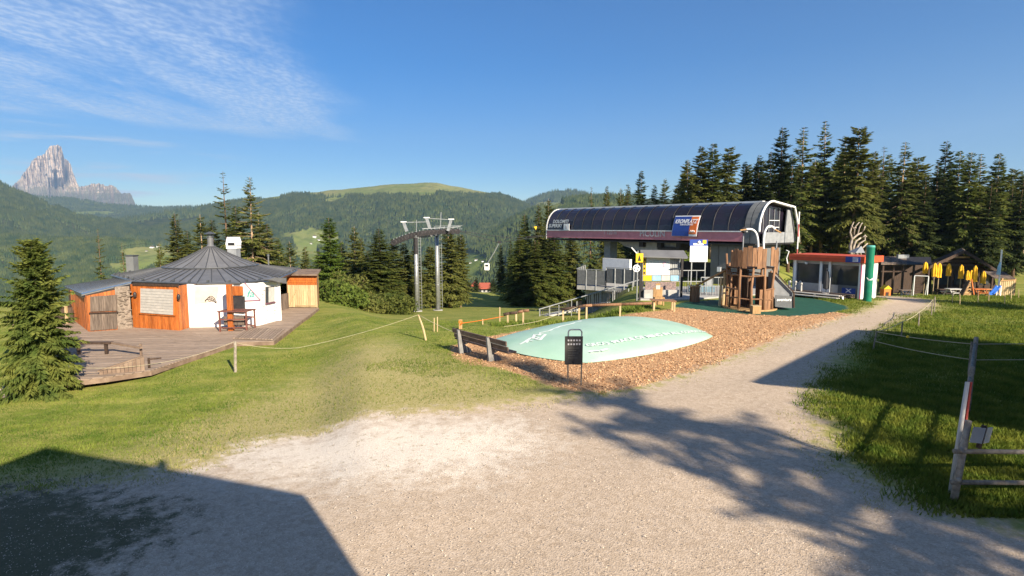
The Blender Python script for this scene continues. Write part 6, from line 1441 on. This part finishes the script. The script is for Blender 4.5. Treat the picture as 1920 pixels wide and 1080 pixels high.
# ================================================================== HUTS ON THE RIGHT
def hz_(px, py, Y): return A(px, py, Y)
Yh = 60.; lh = thing('long_hut', 'long low open hut with shingle roof and dark interior', 'hut', tuple(A(1690, 520, Yh)))
zg = T(A(1690,500,Yh).x, Yh) - .1
def hp(px, py, Y=Yh): return A(px, py, Y)
for r in range(4):
    for c in range(12):
        x0 = 1652 + c*4; t0, t1 = r/4, (r+1)/4; a = lerp(hp(x0,481.5,Yh+1.5), hp(x0,496,Yh-1.2), t0); b = lerp(hp(x0+3.85,481.5,Yh+1.5), hp(x0+3.85,496,Yh-1.2), t0); c_ = lerp(hp(x0+3.85,481.5,Yh+1.5), hp(x0+3.85,496,Yh-1.2), t1+.03); d = lerp(hp(x0,481.5,Yh+1.5), hp(x0,496,Yh-1.2), t1+.03)
        MB().prism([a, b, c_, d], (0,0,.05+.015*r)).build('shingle', M_shingle, lh)
MB().prism([hp(1700,482.5,Yh+1.5), hp(1745,483,Yh+1.5), hp(1747,497,Yh-1.2), hp(1700,496.5,Yh-1.2)], (0,0,.06)).build('tin_roof', M_darksteel, lh)
a, b = hp(1650,497,Yh+2.5), hp(1748,497,Yh+2.5); MB().box(a.x, b.x, Yh+2.4, Yh+2.5, zg, a.z).build('back_wall', M_darkwood, lh)
for px in (1656, 1676, 1694, 1714, 1742): p = hp(px, 497, Yh-1); MB().beam((p.x, p.y, zg), (p.x, p.y, p.z), .16, .16, (0,1,0)).build('post', M_darkwood, lh)
MB().box(hp(1665,500,Yh).x, hp(1685,500,Yh).x, Yh-1.5, Yh-1.2, A(0,484.5,Yh-1.5).z, A(0,477.5,Yh-1.5).z).build('roof_sign', M_greysteel, lh)
p, q = hp(1652,509,Yh-1), hp(1700,509,Yh-1); MB().beam(p, q, .12, .14).build('rail', M_darkwood, lh); MB().box(hp(1680,500,Yh).x, hp(1692,500,Yh).x, Yh-1.4, Yh-1, zg, zg+.8).build('counter', M_offwhite, lh)
Yg2 = 62.; gh = thing('gabled_hut', 'dark timber hut with wide shingled gable roof', 'hut', tuple(A(1808, 530, Yg2))); zg = T(A(1808,520,Yg2).x, Yg2) - .2
pk, el_, er = A(1808, 470, Yg2-1), A(1742, 500, Yg2-1), A(1893, 522, Yg2-1); dpt = Vector((5.2, 7, 0))
for (a, b), k in (((pk, er), 9), ((pk, el_), 6)):
    for r in range(k):
        for c in range(6):
            t0, t1 = r/k, (r+1)/k+.02; p0 = lerp(a,b,t0)+dpt*(c/6); p1 = lerp(a,b,t0)+dpt*((c+.96)/6); p2 = lerp(a,b,t1)+dpt*((c+.96)/6); p3 = lerp(a,b,t1)+dpt*(c/6)
            MB().prism([p0,p1,p2,p3], (0,0,.06)).build('shingle', M_shingle, gh)
for a, b in ((pk, er), (pk, el_)): MB().beam(a+Vector((0,-.06,-.08)), b+Vector((0,-.06,-.08)), .1, .3).build('bargeboard', M_darkwood, gh)
MB().prism([Vector((A(1757,520,Yg2).x,Yg2,zg)), Vector((A(1875,520,Yg2).x,Yg2,zg)), lerp(pk,er,.82)+Vector((0,1,-.15)), pk+Vector((0,1,-.3)), lerp(pk,el_,.8)+Vector((0,1,-.15))], (4.1,5.5,0)).build('wall', M_darkwood, gh)
for k in range(3): a = lerp(pk, el_, .25+.25*k)+Vector((0,.5,-.3)); b = lerp(pk, er, .2+.2*k)+Vector((0,.5,-.3)); MB().beam((a.x,a.y,a.z), (b.x,b.y,a.z), .16, .18).build('tie_beam', M_rawwood if k == 0 else M_darkwood, gh)
for px in (1760, 1785, 1808, 1835, 1862): p = A(px, 505, Yg2-.6); MB().beam((p.x,p.y,zg), (p.x,p.y,p.z), .16, .16, (0,1,0)).build('post', M_darkwood, gh)
for px in (1768, 1797, 1846): p = A(px, 525, Yg2-.02); MB().box(p.x-.45, p.x+.45, p.y-.04, p.y+.02, p.z-.5, p.z+.6).build('window', M_window, gh)
ax = thing('annex_shelter', 'small shingled shelter with pale plank rail right of the gabled hut', 'shelter', tuple(A(1890, 545, 56))); Ya = 56.
for r in range(3):
    for c in range(5): t0, t1 = r/3, (r+1)/3+.02; a, b = A(1880,510,Ya+1.5), A(1904,523,Ya-.5); p0 = lerp(a,b,t0); p1 = lerp(a,b,t1); o0 = Vector((-c*.32, c*.12, 0)); o1 = Vector((-(c+.95)*.32, (c+.95)*.12, 0)); MB().prism([p0+o0,p0+o1,p1+o1,p1+o0], (0,0,.06)).build('shingle', M_shingle, ax)
zg2 = T(A(1890,520,Ya).x, Ya)-.1
for i in range(8): p = A(1876+i*3.6, 535, Ya-.5); MB().box(p.x-.07, p.x+.07, p.y, p.y+.04, zg2+.1, A(0,524.5,Ya).z).build('baluster', M_palewood, ax)
for px in (1878, 1902): p = A(px, 535, Ya-.4); MB().beam((p.x,p.y,zg2),(p.x,p.y,A(0,521,Ya).z),.14,.14,(0,1,0)).build('post', M_rawwood, ax)
a, b = A(1876,526,Ya-.55), A(1903,525,Ya-.55); MB().beam(a, b, .08, .1).build('rail', M_rawwood, ax)
# closed yellow parasols
UM = [(1736,491,513,54,'first from the left, beside the small goal'),(1753.5,493,519,53,'second from the left'),(1762,493,521,53,'third from the left, close to its neighbour'),(1780,494,518,55,'alone left of the hut middle'),(1803.5,496,523,54,'below the hut peak'),(1815,507,525,57,'short and pale, left of the pale pair'),(1822,506.5,528,57,'short and pale, right of the pale pair'),(1829.5,498,529,53,'widest, above the wooden A-frame'),(1845,508,532,55,'last on the right')]
for px, y0, y1, Y, lb_ in UM:
    p = A(px, y0, Y); zb = A(px, y1, Y).z; z0 = T(p.x, Y); u = thing('yellow_parasol', 'closed yellow parasol, ' + lb_, 'parasol', (p.x, Y, z0), 'closed yellow parasols'); h_ = p.z-zb; w_ = .20 if Y < 57 else .16
    MB().tube((p.x,Y,z0-.05),(p.x,Y,p.z),.03).build('pole', M_palewood, u); c = MB(); n_ = 12
    pr = [(.04,0),(w_*1.15,.03*h_),(w_,.12*h_),(w_*1.1,.5*h_),(w_*.8,.85*h_),(.04,h_)]; vs_, fs = [], []
    for r_, z in pr:
        for k in range(n_): t = 6.2832*k/n_; rr_ = r_*(1 if k % 2 else .72); vs_.append((p.x+rr_*math.cos(t), Y+rr_*math.sin(t), zb+z))
    for i in range(len(pr)-1):
        for k in range(n_): fs.append((i*n_+k, i*n_+(k+1)%n_, (i+1)*n_+(k+1)%n_, (i+1)*n_+k))
    c.add(vs_, fs); c.build('canopy', M_umb, u); MB().lathe([(.3,0),(.3,.08),(.06,.12)], (p.x,Y,z0), 12).build('foot', M_concrete, u)
# goal
gl0, gl1 = A(1713,541,50), A(1778,545,48.5); go = thing('small_goal', 'small white football goal on the grass before the huts', 'goal', tuple(gl0)); zg = T(gl0.x,50); zt = A(1713,517,50).z
bkv = Vector((.6,1.1,0))
f0, f1 = Vector((gl0.x,50,0)), Vector((A(1741,520,49.4).x,49.4,0))
for a in (f0, f1): MB().tube(a+Vector((0,0,zg)), a+Vector((0,0,zt)), .04).build('upright', M_white, go); MB().tube(a+Vector((0,0,zt)), a+bkv+Vector((0,0,zg)), .035).build('stay', M_white, go); MB().tube(a+Vector((0,0,zg+.03)), a+bkv+Vector((0,0,zg+.03)), .035).build('ground_bar', M_white, go)
MB().tube(f0+Vector((0,0,zt)), f1+Vector((0,0,zt)), .04).build('crossbar', M_white, go); MB().tube(f0+bkv+Vector((0,0,zg+.03)), f1+bkv+Vector((0,0,zg+.03)), .035).build('back_bar', M_white, go)
net = MB()
for i in range(15): t = i/14; net.path([lerp(f0,f1,t)+Vector((0,0,zt)), lerp(f0,f1,t)+bkv+Vector((0,0,zg))], .008, 3, False)
for i in range(8): t = i/7; net.path([lerp(f0+Vector((0,0,zt)), f0+bkv+Vector((0,0,zg)), t), lerp(f1+Vector((0,0,zt)), f1+bkv+Vector((0,0,zg)), t)], .008, 3, False)
net.build('net', M_darksteel, go)
# climbing A-frame
af = thing('climbing_frame', 'orange plank A-frame climbing wall on the grass', 'climbing frame', tuple(A(1817, 555, 42))); Yf = 42.; zg = T(A(1815,520,Yf).x, Yf)
pkf = A(1820, 526, Yf)
for i in range(6):
    t0, t1 = i/6, (i+1)/6-.02; l0 = Vector((A(1808.5,520,Yf).x, Yf, zg)); r0_ = Vector((A(1828,520,Yf).x, Yf+.1, zg)); MB().prism([lerp(l0,pkf,t0), lerp(r0_,pkf,t0), lerp(r0_,pkf,t1), lerp(l0,pkf,t1)], (0,.06,0)).build('plank', M_rawwood, af)
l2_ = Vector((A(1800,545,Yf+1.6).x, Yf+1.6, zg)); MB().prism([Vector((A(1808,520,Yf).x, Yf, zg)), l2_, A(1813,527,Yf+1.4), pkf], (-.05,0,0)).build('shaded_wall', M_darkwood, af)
for px, py in ((1818,545),(1822,547),(1819,539)): a = A(px, py, Yf-.02); MB().lathe([(.02,-.06),(.07,-.03),(.07,.03),(.02,.06)], a, 6).build('hold', M_black, af)
MB().beam(Vector((A(1829.5,520,Yf).x, Yf, zg)), pkf+Vector((.05,0,.1)), .07).build('edge_pole', M_orange, af)
# slide, toy house, tables, poles
sd2 = thing('blue_slide', 'small blue plastic slide near the right edge', 'slide', tuple(A(1865, 553, 41))); Ys_ = 41.; zg = T(A(1864,520,Ys_).x, Ys_)
for dx in (-.16, .16): MB().path([A(1858,553,Ys_)+Vector((dx,0,.05)), A(1864,546,Ys_+.3)+Vector((dx,0,0)), A(1872,536,Ys_+.6)+Vector((dx,0,0))], .06, 6).build('side_rail', M_bluepl, sd2)
MB().prism([A(1858,553,Ys_)+Vector((-.15,0,0)), A(1858,553,Ys_)+Vector((.15,0,0)), A(1872,537,Ys_+.6)+Vector((.15,0,0)), A(1872,537,Ys_+.6)+Vector((-.15,0,0))], (0,0,.03)).build('chute', M_bluepl, sd2)
for dx in (-.12, .16): p = A(1873,536,Ys_+.6)+Vector((dx,0,0)); MB().beam((p.x,p.y,zg),(p.x,p.y,p.z),.05,.05,(0,1,0)).build('leg', M_white, sd2)
th2 = thing('toy_house', 'small orange and cream toy house before the long hut', 'toy house', tuple(A(1666, 527, 55))); p = A(1666, 527, 55); p.z = T(p.x, 55)
MB().box(p.x-.35, p.x+.3, 55, 55.6, p.z, p.z+.8).build('wall', M_orangepl, th2); MB().prism([(p.x-.42,54.95,p.z+.8),(p.x+.38,54.95,p.z+.8),(p.x-.02,54.95,p.z+1.15)], (0,.7,0)).build('roof', M_yellow, th2); MB().box(p.x-.2,p.x+.1,54.97,55.0,p.z,p.z+.5).build('door', M_darkwood, th2)
for i, (px, Y, w_, lb_) in enumerate(((1700,56,1.3,'grey picnic table in front of the long hut'),(1790,50,1.2,'white framed picnic table below the parasols'),(1772,52,1.2,'dark picnic table left under the parasols'),(1838,50,1.3,'reddish picnic table under the widest parasol'),(1852,51,1.1,'picnic table near the last parasol'),(1805,53,1.2,'dark picnic table below the hut peak'))):
    p = A(px, 520, Y); z = T(p.x, Y); t = thing('picnic_table', lb_, 'table', (p.x, Y, z)); m_ = (M_greywood, M_offwhite, M_darkwood, M_orange, M_rawwood, M_darkwood)[i]
    MB().box(p.x-w_/2, p.x+w_/2, Y-.35, Y+.35, z+.70, z+.76).build('top', m_, t)
    for dy in (-.65, .65): MB().box(p.x-w_/2, p.x+w_/2, Y+dy-.12, Y+dy+.12, z+.42, z+.47).build('seat', m_, t)
    for dx in (-w_*.35, w_*.35): MB().beam((p.x+dx, Y-.7, z), (p.x+dx, Y-.1, z+.72), .07).build('leg', m_, t); MB().beam((p.x+dx, Y+.7, z), (p.x+dx, Y+.1, z+.72), .07).build('leg', m_, t)
p = A(1878.5, 468, 52); fp = thing('white_flagpole', 'white pole with furled cloth beside the gabled hut', 'pole', (p.x, 52, T(p.x,52))); MB().tube((p.x,52,T(p.x,52)),(p.x,52,p.z),.07).build('pole', M_white, fp); MB().path([(p.x-.12,52,A(0,515,52).z),(p.x-.1,52,A(0,500,52).z),(p.x,52,A(0,490,52).z)], [.16,.12,.05], 8).build('cloth', M_lightblue, fp)

# ================================================================== RIGHT FENCES
def tf(x, y): return Vector((x, y, T(x, y)))
N0 = Vector((7.78, 9.54, 0)); ed = Vector((.643, .766, 0)); F0 = N0 + ed*11.2
rfn = thing('rail_fence', 'weathered two-rail wooden fence at the lower right corner', 'fence', tuple(N0))
M_rail = M_fencewood
MB().path([N0+Vector((-.05,0,-.3)), N0+Vector((.05,0,.7)), N0+Vector((.16,.05,1.45))], [.06,.055,.05], 9).build('post', M_rail, rfn, smooth=True)
MB().path([N0+Vector((.1,.25,-.2)), N0+Vector((.22,.3,1.0)), N0+Vector((.33,.35,2.05))], [.04,.038,.035], 9).build('leaning_pole', M_offwhite, rfn, smooth=True)
MB().path([N0+Vector((.33,.33,1.15)), N0+Vector((.39,.36,2.05))], [.03,.03], 6).build('red_stripe', mat('faded_red', (.35,.05,.04), None, 5, .7), rfn)
for z in (.36, .92):
    MB().path([N0+Vector((-.1,-.02,z)), N0+Vector((1.3,.0,z-.02)), N0+Vector((3.2,-.05,z+.02))], [.045,.042,.042], 8).build('rail', M_rail, rfn, smooth=True)
for z, z2 in ((.42, .5), (.95, 1.02)):
    MB().path([N0+Vector((-.05,-.1,z)), N0+ed*5.5+Vector((0,0,(z+z2)/2-.04)), F0+Vector((0,0,z2))], [.042,.042,.04], 8).build('long_rail', M_rail, rfn, smooth=True)
for k in (.55, 1.0):
    p = N0+ed*11.2*k; MB().path([p+Vector((0,0,-.3)), p+Vector((.03,0,1.25))], [.07,.06], 8).build('post', M_rail, rfn, smooth=True)
MB().path([F0+Vector((-.2,-.1,-.2)), F0+Vector((-.1,0,1.1))], [.03,.03], 6).build('stake', M_rail, rfn)
p3 = N0 + Vector((3.1,-.05,-.3)); MB().path([p3, p3+Vector((.05,0,1.6))], [.075,.06], 8).build('post', M_rail, rfn, smooth=True)
bxs = thing('meter_box', 'open white plastic box fixed to the near fence post', 'box', tuple(N0+Vector((.2,-.1,1.2))))
q = N0+Vector((.2,-.12,1.12)); MB().prism([q+Vector((-.12,0,0)), q+Vector((.03,-.06,0)), q+Vector((.08,-.06,.27)), q+Vector((-.07,0,.27))], (0,.02,0)).build('flap', M_greysteel, bxs); MB().prism([q+Vector((.07,-.05,.0)), q+Vector((.23,.03,-.01)), q+Vector((.28,.03,.25)), q+Vector((.12,-.05,.27))], (0,.02,0)).build('flap', M_offwhite, bxs); MB().path([q+Vector((.03,0,-.1)), q+Vector((.1,0,.3))], .04, 8).build('bracket', M_darkwood, bxs)
ps = []
for px, yb, yt, ln, lb_ in ((1636,657,622,8,'leaning stake at the corner of the wire fence beside the path'),(1690,632,603,2,'wire fence stake second from the corner'),(1722,613,585,2,'wire fence stake third from the corner'),(1746,592,562,3,'wire fence stake where the path bends away'),(1752,585,556,1,'short wire fence stake at the path bend')):
    ps.append(stake(px, yb, yt, lb_, .06, M_fencewood, lean=ln))
far = F0 + Vector((0,0,1.02)); farB = F0 + Vector((0,0,.5))
rope([ps[0][1], far, far+Vector((9,.5,.1))], 'upper fence wire from the leaning stake to the rail fence', .014, .05, 'fence_wire'); rope([lerp(ps[0][0], ps[0][1], .5), farB, farB+Vector((9,.5,.1))], 'lower fence wire from the leaning stake to the rail fence', .014, .06, 'fence_wire')
rope([ps[0][1], ps[1][1], ps[2][1], ps[3][1]], 'fence wire running along the path towards the huts', .012, .06, 'fence_wire')
ins = tag(MB().lathe([(.02,-.05),(.05,-.03),(.05,.03),(.02,.05)], lerp(ps[0][1], far, .36)+Vector((0,0,-.04)), 8).build('insulator', M_yellow), 'yellow tag hanging on the upper fence wire', 'tag')
for i_, (px, yb, yt) in enumerate(((1786,568,548),(1800,572,550),(1834,568,546),(1854,566,545),(1884,570,548),(1896,562,545),(1910,560,542))):
    stake(px, yb, yt, ORD[i_] + ' thin stake from the left in the row across the tall grass', .045, M_palewood, group='stakes across the tall grass')
